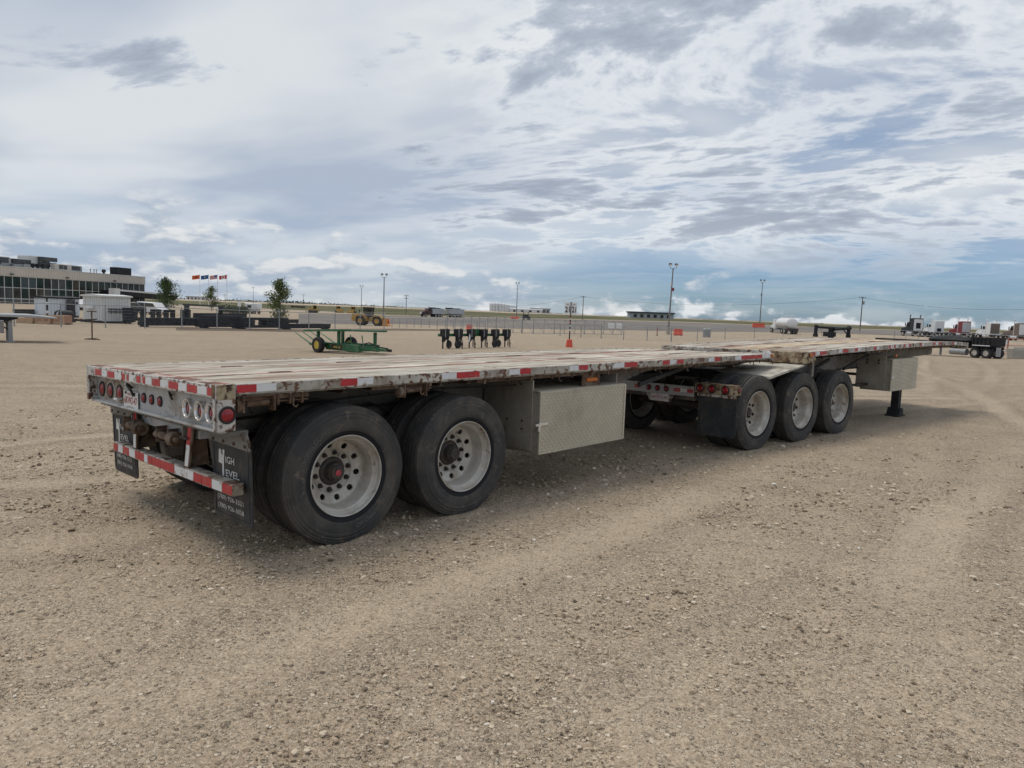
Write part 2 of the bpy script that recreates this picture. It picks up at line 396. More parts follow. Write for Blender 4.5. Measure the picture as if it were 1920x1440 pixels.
# ---------------------------------------------------------------- ground sheet and its patches
def sheet(name, azs, rs, zoff, mt, kind='structure', label=None, rfun=None):
    v = []; nA, nR = len(azs), len(rs)
    A, Q = np.meshgrid(np.array(azs), np.array(rs), indexing='ij')
    if rfun is not None: Q = rfun(A, Q)
    X, Y = Q*np.sin(A), Q*np.cos(A); Z = tz(X.ravel(), Y.ravel()).reshape(X.shape)+zoff
    v = np.stack([X, Y, Z], -1).reshape(-1, 3)
    f = [(i*nR+j, i*nR+j+1, (i+1)*nR+j+1, (i+1)*nR+j) for i in range(nA-1) for j in range(nR-1)]
    me = bpy.data.meshes.new(name); me.from_pydata(v.tolist(), [], f)
    bm = bmesh.new(); bm.from_mesh(me); bmesh.ops.remove_doubles(bm, verts=bm.verts, dist=1e-5); bmesh.ops.recalc_face_normals(bm, faces=bm.faces)
    if sum(fc.normal.z for fc in bm.faces) < 0: bmesh.ops.reverse_faces(bm, faces=bm.faces)
    bm.to_mesh(me); bm.free(); me.polygons.foreach_set('use_smooth', [True]*len(me.polygons))
    o = link(name, me, mt); o['kind'] = kind
    if label: o['label'] = label
    return o
GR = sheet('ground', np.concatenate([np.linspace(-math.pi, -.90, 40, endpoint=False), np.linspace(-.90, .90, 460, endpoint=False), np.linspace(.90, math.pi, 41)]),
           np.concatenate([[.001], np.geomspace(.5, 40, 300), np.geomspace(42, 9000, 90)]), 0, GROUND, label='tan gravel yard that reaches to the far fields')
def work_ground(me):
    co = np.empty(len(me.vertices)*3, np.float32); me.vertices.foreach_get('co', co); co = co.reshape(-1, 3).astype(float)
    x, y = co[:, 0], co[:, 1]; r = np.hypot(x, y); ln, lo = lanes(x, y); k = np.clip((60-r)/30, 0, 1)
    co[:, 2] += k*(-.014*ln+.012*lo+.010*vnoise(x*1.3, y*1.3)+.006*vnoise(x*3.7+9, y*3.7)+.004*vnoise(x*9.1, y*9.1+4))
    for x0_, y0_, th_, axs in ((-1.86, 4.429, R(43.505), (.991, 2.172)), (4.269, 10.355, R(48.597), (-1.198, .055, 1.281))):   # gravel pushed up around the tyres
        F_ = (math.sin(th_), math.cos(th_)); L_ = (-math.cos(th_), math.sin(th_))
        a_ = (x-x0_)*F_[0]+(y-y0_)*F_[1]; b_ = (x-x0_)*L_[0]+(y-y0_)*L_[1]
        for ax in axs:
            for yy in (.145, .475, 2.59-.475, 2.59-.145):
                q = np.hypot((a_-ax)/1.25, b_-yy); co[:, 2] += .026*np.exp(-((q-.19)/.055)**2)*(.7+.5*vnoise(x*7, y*7))
    me.vertices.foreach_set('co', co.astype(np.float32).ravel())
    for nm, v_ in (('lane', ln), ('loose', lo)):
        a_ = me.attributes.new(nm, 'FLOAT', 'POINT'); a_.data.foreach_set('value', v_.astype(np.float32))
    me.update()
work_ground(GR.data)
def vdist(pairs):                               # ground distance along azimuth for a row of photo pixels
    az, rr = [], []
    for u, v in pairs:
        p = hit(u, v); az.append(math.atan2(p.x, p.y)); rr.append(math.hypot(p.x, p.y))
    return np.array(az), np.array(rr)
def band(name, near, far, mt, zoff, label, n=80, nr=14):
    a0, r0 = vdist(near); a1, r1 = vdist(far)
    lo, hi = min(a0[0], a1[0]), max(a0[-1], a1[-1])
    def rf(A, Q):
        n_ = np.interp(A, a0, r0); f_ = np.interp(A, a1, r1); return n_*(f_/n_)**Q
    sheet(name, np.linspace(lo, hi, n), np.linspace(0, 1, nr), zoff, mt, label=label, rfun=rf)
GRASS = mat('dry_grass', (.085, .092, .042), .95, var=.4, scale=.05, dirt=[((.16, .14, .085), .42, .03, .12)], world=True, spec=.1)
ASPH = mat('yard_asphalt', (.165, .15, .138), .9, var=.14, scale=.05, dirt=[((.24, .205, .165), .3, .05, .1)], world=True, spec=.2)
TANS = mat('pale_track', (.36, .30, .225), .95, var=.15, scale=.3, world=True, spec=.1)
DARKS = mat('dark_gravel', (.150, .118, .090), .95, var=.3, scale=.5, world=True, spec=.1)  # darker brown gravel for the strip by the fence
band('field', [(-120, 566), (330, 571), (600, 583), (740, 591), (960, 596), (1300, 604), (1600, 616), (2060, 630)],
     [(-120, 549), (330, 563.2), (600, 573.6), (740, 578.5), (960, 587.3), (1300, 599), (1600, 610), (2060, 626.5)], GRASS, .06, 'dull green field beyond the yard')
band('asphalt_yard', [(560, 606), (740, 607), (960, 616), (1300, 622), (1600, 626), (2060, 642)],
     [(560, 588), (740, 591.8), (960, 597), (1300, 605), (1600, 617), (2060, 631)], ASPH, .03, 'grey paved yard beyond the fences')
band('verge', [(330, 619.5), (560, 622.5), (740, 620), (880, 620)], [(330, 614), (560, 618), (740, 616), (880, 618.5)], DARKS, .012, 'dark gravel strip along the fence')
# ================================================================ the two flatbed trailers
PAINT = mat('weathered_grey_paint', (.40, .41, .41), .5, var=.10, scale=3, bump=.0006, bscale=90, dirt=[(MUD, .16, 2.2, .12), (RUST, .20, 16, .03)])
PAINTR = mat('rust_scabbed_paint', (.46, .44, .40), .55, var=.14, scale=4, bump=.0012, bscale=70, dirt=[(MUD, .38, 3.0, .14), (RUST, .37, 15, .03), (RUST, .22, 4, .03)])
PAINTH = mat('flaking_white_paint', (.52, .50, .47), .55, var=.14, scale=6, bump=.0014, bscale=80, dirt=[(RUST, .36, 13, .03), (RUSTD, .30, 24, .03)])
RUSTY = mat('rusted_steel', (.085, .048, .030), .85, var=.45, scale=9, bump=.0015, bscale=80, dirt=[((.17, .125, .09), .38, 6, .06)])
RUSTPATCH = mat('rust_and_paint', (.20, .13, .075), .8, var=.5, scale=7, bump=.002, bscale=60, dirt=[((.36, .30, .20), .45, 8, .05), (RUSTD, .36, 12, .04)])
CHASSIS = mat('dusty_chassis', (.055, .050, .045), .75, var=.35, scale=3, bump=.001, dirt=[(RUSTD, .40, 5, .05), (MUD, .25, 3, .12)])
WEBGREY = mat('dusty_grey_web', (.165, .158, .143), .65, var=.2, scale=3, bump=.001, dirt=[(RUSTD, .24, 14, .03), (MUD, .25, 3, .12)])
BLACKST = mat('black_steel', (.024, .024, .025), .7, var=.3, scale=4, dirt=[((.10, .085, .065), .16, 3, .12)], spec=.25)
RUBBER = mat('dusty_tyre_rubber', (.044, .044, .045), .80, var=.2, scale=6, bump=.0006, bscale=160, dirt=[((.105, .094, .08), .34, 3.0, .22), ((.14, .12, .095), .18, 12, .08)], spec=.3)
def _bead(m_):                                   # black dressed ring next to the rim
    t = NT(m_.node_tree); b = t.N['Principled BSDF']; src = b.inputs['Base Color'].links[0].from_socket
    sp = t.n('ShaderNodeSeparateXYZ', inp={0: t.n('ShaderNodeTexCoord').outputs['Object']})
    r = t.math('SQRT', t.math('ADD', t.math('MULTIPLY', sp.outputs[0], sp.outputs[0]), t.math('MULTIPLY', sp.outputs[2], sp.outputs[2])))
    t.L.new(t.mix(t.smooth(r, .350, .338), src, (.012, .013, .016)), b.inputs['Base Color'])
_bead(RUBBER)
FLAPM = mat('mud_flap_rubber', (.028, .031, .035), .6, var=.3, scale=7, bump=.001, bscale=50, dirt=[((.075, .068, .06), .34, 5, .15)], spec=.4)
RIMM = mat('dull_white_rim', (.50, .48, .44), .45, .2, var=.10, scale=8, bump=.0003, dirt=[((.30, .25, .185), .34, 5, .20), ((.16, .11, .075), .16, 9, .06)])
HUBM = mat('greasy_hub', (.040, .036, .033), .65, var=.4, scale=20, bump=.001, dirt=[((.07, .045, .032), .36, 20, .08)])
RED = mat('red_tape', (.42, .022, .03), .4, var=.12, scale=12, dirt=[((.30, .20, .15), .20, 14, .05)])
WHITE = mat('white_tape', (.66, .68, .70), .4, var=.08, scale=12, dirt=[((.34, .28, .2), .24, 12, .06)])
LENS = mat('red_lens', (.26, .008, .015), .22, var=.12, scale=30, spec=.6)
AMBER = mat('amber_lens', (.50, .135, .02), .3, var=.1, scale=30)
CHROME = mat('chrome', (.78, .78, .78), .28, .8, var=.1, scale=20, dirt=[((.25, .22, .18), .16, 25, .06)])
GROM = mat('black_grommet', (.018, .017, .017), .6, var=.2)
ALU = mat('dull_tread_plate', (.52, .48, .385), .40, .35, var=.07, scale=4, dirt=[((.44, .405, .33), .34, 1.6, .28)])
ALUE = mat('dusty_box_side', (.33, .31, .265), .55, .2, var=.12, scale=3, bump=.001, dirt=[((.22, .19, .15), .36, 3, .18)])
APRON = mat('dusty_pale_plate', (.50, .475, .41), .6, var=.14, scale=4, dirt=[(MUD, .40, 3, .15)])
PLATEW = mat('number_plate_white', (.68, .68, .66), .4, var=.05, scale=20, dirt=[((.35, .3, .24), .2, 20, .1)])
INKR = mat('number_plate_red', (.38, .04, .05), .5, var=.1)
INKK = mat('black_ink', (.03, .03, .03), .6, var=.1)
INKW = mat('flap_white_paint', (.62, .62, .60), .7, var=.1, scale=20, dirt=[((.05, .05, .05), .22, 22, .06)])
STRIP = mat('worn_red_strip', (.275, .095, .068), .75, var=.3, scale=6, dirt=[((.40, .30, .24), .30, 7, .08), ((.07, .045, .035), .30, 5, .05)])
HEADTOP = mat('flaked_header_top', (.135, .060, .042), .8, var=.4, scale=8, bump=.001, dirt=[((.50, .44, .38), .40, 6, .05), ((.30, .10, .07), .3, 4, .08)])

TIEP = mat('tie_pocket_shade', (.035, .022, .016), .85, var=.4, scale=10)  # dark brown stands for the shade inside the deck pockets
def plank_mat(name, tone):
    m_ = bpy.data.materials.new(name); m_.use_nodes = True; t = NT(m_.node_tree); b = t.N['Principled BSDF']
    oi = t.n('ShaderNodeObjectInfo').outputs['Random']
    off = t.n('ShaderNodeCombineXYZ', inp={0: t.math('MULTIPLY', oi, 53.0), 1: t.math('MULTIPLY', oi, 17.0), 2: 0.0}).outputs[0]
    v = t.vmath('ADD', t.n('ShaderNodeTexCoord').outputs['Object'], off)
    grain = t.noise(t.vmath('MULTIPLY', v, (1.3, 34, 10)), 1.0, 7, .68, .5)
    wide = t.noise(t.vmath('MULTIPLY', v, (.7, 9, 3)), 1.0, 5, .6, .4)
    blot = t.noise(t.vmath('MULTIPLY', v, (.9, 4.5, 1)), 1.0, 6, .62, .6)
    col = t.mix(t.smooth(grain, .33, .62), (.145*tone[0], .112*tone[1], .085*tone[2]), (.68*tone[0], .64*tone[1], .55*tone[2]))
    col = t.mix(t.math('MULTIPLY', t.smooth(wide, .50, .66), .65), col, (.25, .195, .145))
    col = t.mix(t.math('MULTIPLY', t.smooth(blot, .54, .66), .7), col, (.185, .085, .06))     # stains of red paint
    col = t.mix(t.math('MULTIPLY', t.smooth(blot, .41, .33), .65), col, (.085, .07, .058))      # dark worn spots
    o0 = t.n('ShaderNodeTexCoord').outputs['Object']
    wear = t.noise(t.vmath('MULTIPLY', o0, (.8, 2.6, 1)), 1.0, 7, .66, .5)
    col = t.mix(t.math('MULTIPLY', t.smooth(wear, .50, .64), .62), col, (.30, .185, .14))
    col = t.mix(t.math('MULTIPLY', t.smooth(wear, .46, .36), .50), col, (.66, .62, .55))
    br = t.smooth(oi, 0, 1, .86, 1.10)
    col = t.mix(1.0, col, t.n('ShaderNodeCombineXYZ', inp={0: br, 1: br, 2: br}).outputs[0], 'MULTIPLY')
    t.L.new(col, b.inputs['Base Color']); b.inputs['Roughness'].default_value = .9; b.inputs['Specular IOR Level'].default_value = .2
    t.L.new(t.n('ShaderNodeBump', inp={'Strength': .9, 'Distance': .006, 'Height': t.math('ADD', grain, t.math('MULTIPLY', wide, .6))}).outputs[0], b.inputs['Normal'])
    return m_
PLANK = plank_mat('whitewashed_plank', (1, 1, 1)); PLANK2 = plank_mat('bare_yellow_plank', (1.08, .98, .80))

# ---- wheels: shared meshes, axis along local Y, outer flange at y = 0, inwards is +y
def tyre_mesh():
    Rt, w = .525, .274; P = []
    yc = .128; half = w/2
    side = [(.300, .112), (.318, .122), (.340, .1300), (.346, .1285), (.352, .1285), (.358, .1345), (.385, half), (.418, half), (.428, .1345), (.434, .1345), (.440, .1365), (.452, .1345), (.459, .1285), (.465, .1285), (.470, .1310),
            (.479, .1270), (.484, .1210), (.490, .1210), (.496, .1215), (.502, .1140), (.507, .1140), (.513, .1120), (.519, .1045)]
    P += [(r, yc-y) for r, y in side]
    for g in (-.066, -.023, .023, .066):
        P += [(Rt-abs(g)*.04, yc+g-.0095), (Rt-.018, yc+g-.0065), (Rt-.018, yc+g+.0065), (Rt-abs(g)*.04, yc+g+.0095)]
    P += [(r, yc+y) for r, y in side[::-1]]
    mb = MB(); mb.lathe(P, n=96, closed=True)
    return mb.mesh('tyre', smooth=22)
def lettering_mesh(txt, a0, r0, hgt):
    mb = MB(); v, f = text(txt, hgt/.7, .012); xs = [p[0] for p in v]; mid = (min(xs)+max(xs))/2
    L = [(a0*math.pi/180-(p[0]-mid)/(r0+.015), r0+p[1]) for p in v]
    mb.add([(r*math.cos(a), .128-.1386, r*math.sin(a)) for a, r in L], f)
    return mb.mesh('lettering', smooth=0)
def rim_mesh():
    mb = MB(); n = 60
    prof = [(.298, .018), (.3065, .012), (.3075, .004), (.303, .0), (.297, .004), (.293, .016), (.289, .036), (.283, .050), (.265, .066), (.258, .090), (.254, .130), (.250, .165), (.243, .180)]
    mb.lathe(prof, n=n); mb.f = [q for q in mb.f if len(q) == 4]
    ro, ri, rc, rh = .243, .168, .207, .0235                     # cone with ten hand holes
    yd = lambda r: .180+(.243-r)*.42
    for k in range(10):
        a0 = 2*math.pi*(k-.5)/10; a1 = 2*math.pi*(k+.5)/10; am = (a0+a1)/2; m_ = 24
        bound = []
        def P(r, a): return (r*math.cos(a), r*math.sin(a))
        for i in range(6): bound.append(P(ri, a0+(a1-a0)*i/6))
        for i in range(6): bound.append(P(ri+(ro-ri)*i/6, a1))
        for i in range(6): bound.append(P(ro, a1+(a0-a1)*i/6))
        for i in range(6): bound.append(P(ro+(ri-ro)*i/6, a0))
        c = P(rc, am); hole = []
        for q in bound:
            d = math.atan2(q[1]-c[1], q[0]-c[0]); hole.append((c[0]+rh*math.cos(d), c[1]+rh*math.sin(d)))
        Y = lambda q: yd(math.hypot(*q))
        v = [(q[0], Y(q), q[1]) for q in bound]+[(q[0], Y(q), q[1]) for q in hole]+[(q[0], Y(q)+.014, q[1]) for q in hole]
        f = [(i, (i+1) % m_, (i+1) % m_+m_, i+m_) for i in range(m_)]+[(i+m_, (i+1) % m_+m_, (i+1) % m_+2*m_, i+2*m_) for i in range(m_)]
        mb.add(v, f)
    y0 = yd(.168)
    mb.lathe([(.168, y0), (.163, y0+.008), (.120, y0+.010), (.1105, y0+.008), (.1105, y0+.03)], n=n); mb.f = [q for q in mb.f if len(q) == 4]
    mb.lathe([(.298, .018), (.266, .07), (.262, .24), (.290, .252), (.306, .256), (.303, .262)], n=n); mb.f = [q for q in mb.f if len(q) == 4]
    return mb.mesh('rim', smooth=30)
def hub_mesh():
    mb = MB()
    mb.lathe([(.109, .26), (.109, .215), (.100, .205), (.078, .200), (.070, .160), (.066, .152), (.058, .150), (.055, .134), (.046, .128), (.001, .128)], n=28)
    for k in range(6):
        a = 2*math.pi*k/6; mb.tube((.064*math.cos(a), .156, .064*math.sin(a)), (.064*math.cos(a), .146, .064*math.sin(a)), .006, n=6)
    return mb.mesh('hub', smooth=30)
def nut_mesh():
    mb = MB(); mb.tube((0, .222, 0), (0, .196, 0), .0160, .0150, n=6); mb.tube((0, .196, 0), (0, .186, 0), .010, n=8); mb.tube((0, .222, 0), (0, .214, 0), .020, n=12)
    return mb.mesh('lug_nut', smooth=30)
def cap_mesh(): return MB().lathe([(.024, .130), (.024, .124), (.018, .121), (.001, .120)], n=16).mesh('cap')
def drum_mesh(): return MB().lathe([(.001, .262), (.18, .263), (.205, .275), (.215, .29), (.215, .44), (.20, .45), (.001, .45)], n=32).mesh('drum')
LETTERS = [lettering_mesh(*q) for q in (('STRONG GUARD HD', 250, .378, .034), ('STRONG GUARD HD', 70, .378, .034), ('11R22.5', 168, .384, .024), ('11R22.5', -12, .384, .024))]
LETM = mat('worn_raised_rubber', (.105, .102, .098), .8, var=.25, scale=9, spec=.3)
TYRE, RIM, HUB, NUT, CAP, DRUM = tyre_mesh(), rim_mesh(), hub_mesh(), nut_mesh(), cap_mesh(), drum_mesh()
REDCAP = mat('red_hub_cap', (.40, .05, .07), .5, var=.1)
def wheel(tr, x, y, z, mirror, outer, spin, redcap=False, detail=True):
    rz = math.pi if mirror else 0
    w = link('wheel', RIM, RIMM, tr, (x, y, z), (0, spin, rz))
    if not outer: w.rotation_euler = (0, spin, rz+math.pi)
    link('tyre', TYRE, RUBBER, w)
    if outer:
        for lm in (LETTERS if not mirror else []): link('sidewall_lettering', lm, LETM, w)
        link('hub', HUB, HUBM, w)
        if detail:
            for k in range(10):
                a = 2*math.pi*k/10+.31
                link('lug_nut', NUT, HUBM, w, (.1425*math.cos(a), 0, .1425*math.sin(a)))
        if redcap: link('hub_cap', CAP, REDCAP, w)
    return w
def axle(tr, x, W, z=.505, redcap=False, detail=True):
    for side in (0, 1):
        yo = .016 if side == 0 else W-.016
        wheel(tr, x, yo, z, side == 1, True, random.uniform(0, 6.28), redcap and side == 0, detail)
        yi = .016+.256+.33 if side == 0 else W-.016-.256-.33       # inner tyre, dish turned inwards
        wheel(tr, x, yi, z, side == 1, False, random.uniform(0, 6.28))
        link('brake_drum', DRUM, HUBM, tr, (x, .03 if side == 0 else W-.03, z), (0, 0, math.pi if side else 0))
    part('axle', MB().tube((x, .25, z), (x, W-.25, z), .063, n=14), CHASSIS, tr, warp=None)

def lamp(tr, x, y, z, r, ring=None, side=False, thick=.02):
    """round lamp facing backwards (-X) or to the right side (-Y)"""
    ax = 'Y' if side else 'X'; o = (x, y, z)
    g = part('lamp', MB().lathe([(r*.80, .012), (r*.80, -.004), (r*.55, -.012), (r*.25, -.016), (.0008, -.017)], o, ax, 24), LENS, tr)
    part('grommet', MB().lathe([(r*1.12, .010), (r*1.12, -.003), (r*1.0, -.009), (r*.84, -.005), (r*.80, .004)], o, ax, 24), GROM, g)
    if ring:
        part('chrome_ring', MB().lathe([(ring*1.0, .008), (ring*1.0, -.016), (ring*.94, -.028), (ring*.84, -.028), (ring*.76, -.016), (ring*.72, .008)], o, ax, 28), CHROME, g)
    return g

def tread_pattern(x0, x1, z0, z1, y, step=.030):
    mb = MB(); i = 0
    nx, nz = int((x1-x0)/step), int((z1-z0)/step)
    for a in range(nx):
        for b in range(nz):
            cx, cz = x0+(a+.5)*step, z0+(b+.5)*step
            an = R(45) if (a+b) % 2 == 0 else R(-45)
            ca, sa = math.cos(an), math.sin(an); l, w = step*.60, step*.20
            P = [(-l, 0, 0), (0, -w, 0), (l, 0, 0), (0, w, 0), (-l*.45, 0, 1), (l*.45, 0, 1)]
            mb.add([(cx+p*ca-q*sa, y-.0048*h, cz+p*sa+q*ca) for p, q, h in P], [(0, 1, 5, 4), (1, 2, 5), (2, 3, 4, 5), (3, 0, 4)])
    return mb

def tapes(tr, xs, z0, z1, y, fn=None):
    for c, a, b in xs:
        part('reflective_tape', MB().box(a, b, y-.0022, y+.001, z0, z1), RED if c == 'r' else WHITE, tr)

def deck(tr, L, W, ztop, x0, mt, seed, strips=(.842, 1.706), alt=None):
    rd = random.Random(seed)
    edges = [.052]+[s for q in strips for s in (q-.032, q+.032)]+[W-.052]
    for i in range(0, len(edges), 2):
        ya, yb = edges[i], edges[i+1]; nb = 4; bw = (yb-ya)/nb
        for k in range(nb):
            cuts = [x0]
            while True:
                nx = cuts[-1]+rd.uniform(2.6, 4.6)
                if nx > L-.9: break
                cuts.append(nx)
            cuts.append(L)
            for a, b in zip(cuts[:-1], cuts[1:]):
                dz = rd.uniform(-.003, .003)
                mb = MB(); ns = max(2, int((b-a)/.8))
                for q in range(ns):
                    pass
                y0, y1 = ya+k*bw+.0014, ya+(k+1)*bw-.0014
                X = np.linspace(a+.002, b-.002, ns+1)
                v = []; f = []
                for xx in X: v += [(xx, y0, ztop-.03), (xx, y1, ztop-.03), (xx, y1, ztop+dz), (xx, y0, ztop+dz)]
                for q in range(ns): f += [(q*4+j, q*4+(j+1) % 4, (q+1)*4+(j+1) % 4, (q+1)*4+j) for j in range(4)]
                f += [(3, 2, 1, 0), tuple(range(ns*4, ns*4+4))]
                mb.add(v, f)
                part('deck_plank', mb, alt if (alt and i == 2 and k < 3) else mt, tr, bevel=.003)
    n = int(L/.9)
    for s in strips:
        mb = MB(); X = np.linspace(x0, L, n+1); v = []; f = []
        for xx in X: v += [(xx, s-.03, ztop-.03), (xx, s+.03, ztop-.03), (xx, s+.03, ztop+.002), (xx, s-.03, ztop+.002)]
        for q in range(n): f += [(q*4+j, q*4+(j+1) % 4, (q+1)*4+(j+1) % 4, (q+1)*4+j) for j in range(4)]
        f += [(3, 2, 1, 0), tuple(range(n*4, n*4+4))]
        mb.add(v, f); part('nailing_strip', mb, STRIP, tr)
        for xx in np.arange(x0+.8, L-.5, 1.22):                  # dark blocks put in for the shade of recessed chain-down pockets
            if rd.random() < .75:
                a = rd.uniform(.05, .1)
                part('pocket_shade_block', MB().box(xx-a*1.5, xx+a*1.5, s+.034, s+.10, ztop-.02, ztop+.004), TIEP, tr)

def long_box(mb, xs, y0, y1, z0, z1):            # a rail cut into stations so that camber can bend it
    v = []; f = []; n = len(xs)-1
    for x in xs: v += [(x, y0, z0), (x, y1, z0), (x, y1, z1), (x, y0, z1)]
    for q in range(n): f += [(q*4+j, q*4+(j+1) % 4, (q+1)*4+(j+1) % 4, (q+1)*4+j) for j in range(4)]
    f += [(3, 2, 1, 0), tuple(range(n*4, n*4+4))]
    return mb.add(v, f)

def winch(tr, x0, x1, z, y):
    t = part('strap_winch', MB().tube((x0+.06, y, z), (x0+.22, y, z), .022, n=12).box(x0+.02, x0+.034, y-.045, y+.035, z-.055, z+.05).box(x0+.235, x0+.25, y-.045, y+.035, z-.055, z+.05)
             .tube((x0-.012, y, z-.01), (x0+.02, y, z-.01), .045, n=14).box(x0+.02, x0+.25, y-.04, y+.03, z+.045, z+.055), RUSTY, tr, bevel=.002)
    part('winch_track', MB().box(x0, x1, y-.012, y+.0, z+.02, z+.05).box(x0, x1, y-.012, y+.02, z+.0, z+.008), RUSTY, tr)
    for xx in np.linspace(x0+.28, x1-.05, 3): part('track_hanger', MB().box(xx-.008, xx+.008, y-.02, y+.03, z-.02, z+.07), RUSTY, tr)
    part('rope_hook', MB().path([(x1-.12, y-.02, z+.02), (x1-.12, y-.02, z-.03), (x1-.10, y-.02, z-.045), (x1-.085, y-.02, z-.03)], .006, 6), RUSTY, tr)

W = 2.59
def flap(tr, x, y0, y1, z0, z1, letters, lip=True):
    pts = [(y0+.035, z0), (y1-.035, z0), (y1-.01, z0+.012), (y1, z0+.04), (y1, z1), (y0, z1), (y0, z0+.04), (y0+.01, z0+.012)]
    f = part('mud_flap', MB().prism(pts, lambda a, b, t: (t+.05*((z1-b)/(z1-z0))**2*.35, a, b), x, x+.011), FLAPM, tr, bevel=.003)
    bd = MB(); e = .035
    for a, b in (((y0+e, z0+e), (y1-e, z0+e)), ((y1-e, z0+e), (y1-e, z1-e)), ((y0+e, z0+e), (y0+e, z1-e))):
        bd.beam((x-.0004+.0175*((z1-a[1])/(z1-z0))**2, a[0], a[1]), (x-.0004+.0175*((z1-b[1])/(z1-z0))**2, b[0], b[1]), .004, .004)
    part('moulded_border', bd, FLAPM, f)
    if letters:
        w = y1-y0; h = z1-z0
        P = lambda a, b: (x-.0022+.0175*((z1-(z0+b*h))/h)**2, y1-a*w, z0+b*h)
        mb = MB()
        for q in ([(.20, .905), (.255, .905), (.27, .84), (.30, .84), (.295, .91), (.35, .905), (.335, .76), (.325, .48), (.275, .48), (.285, .72), (.235, .725), (.19, .73)],):
            c = [P(a, b) for a, b in q]; mb.add(c, [tuple(range(len(c)))])
        fn = lambda a, b: P(a, b)
        text_fit(mb, 'IGH', .375, .60, .745, .835, fn, .012); text_fit(mb, 'EVEL', .375, .725, .575, .665, fn, .012)
        for a, b in ((.375, .60), (.375, .725)): pass
        text_fit(mb, '77', .29, .40, .47, .52, fn, .005)
        part('painted_letters', mb, INKW, f, smooth=0)
        mb = MB(); text_fit(mb, '(780) 926-3321', .13, .80, .235, .315, fn); text_fit(mb, '(780) 926-3058', .13, .80, .115, .195, fn)
        part('painted_phone_numbers', mb, INKW, f, smooth=0)
    return f

def number_plate(tr, x, yl, yr, z0, z1, txt, tiltz=0.0):
    p = part('number_plate', MB().box(x, x+.004, yr, yl, z0, z1), PLATEW, tr, bevel=.001)
    fn = lambda a, b: (x-.0015, yl+(yr-yl)*a, z0+(z1-z0)*b)
    part('plate_number', text_fit(MB(), txt, .06, .95, .30, .70, fn, .01), INKR, p, smooth=0)
    mb = MB(); text_fit(mb, 'Alberta', .28, .66, .77, .93, fn); part('plate_province', mb, INKR, p, smooth=0)
    mb = MB(); text_fit(mb, 'Wild Rose Country', .24, .76, .08, .18, fn); part('plate_motto', mb, INKK, p, smooth=0)
    return p

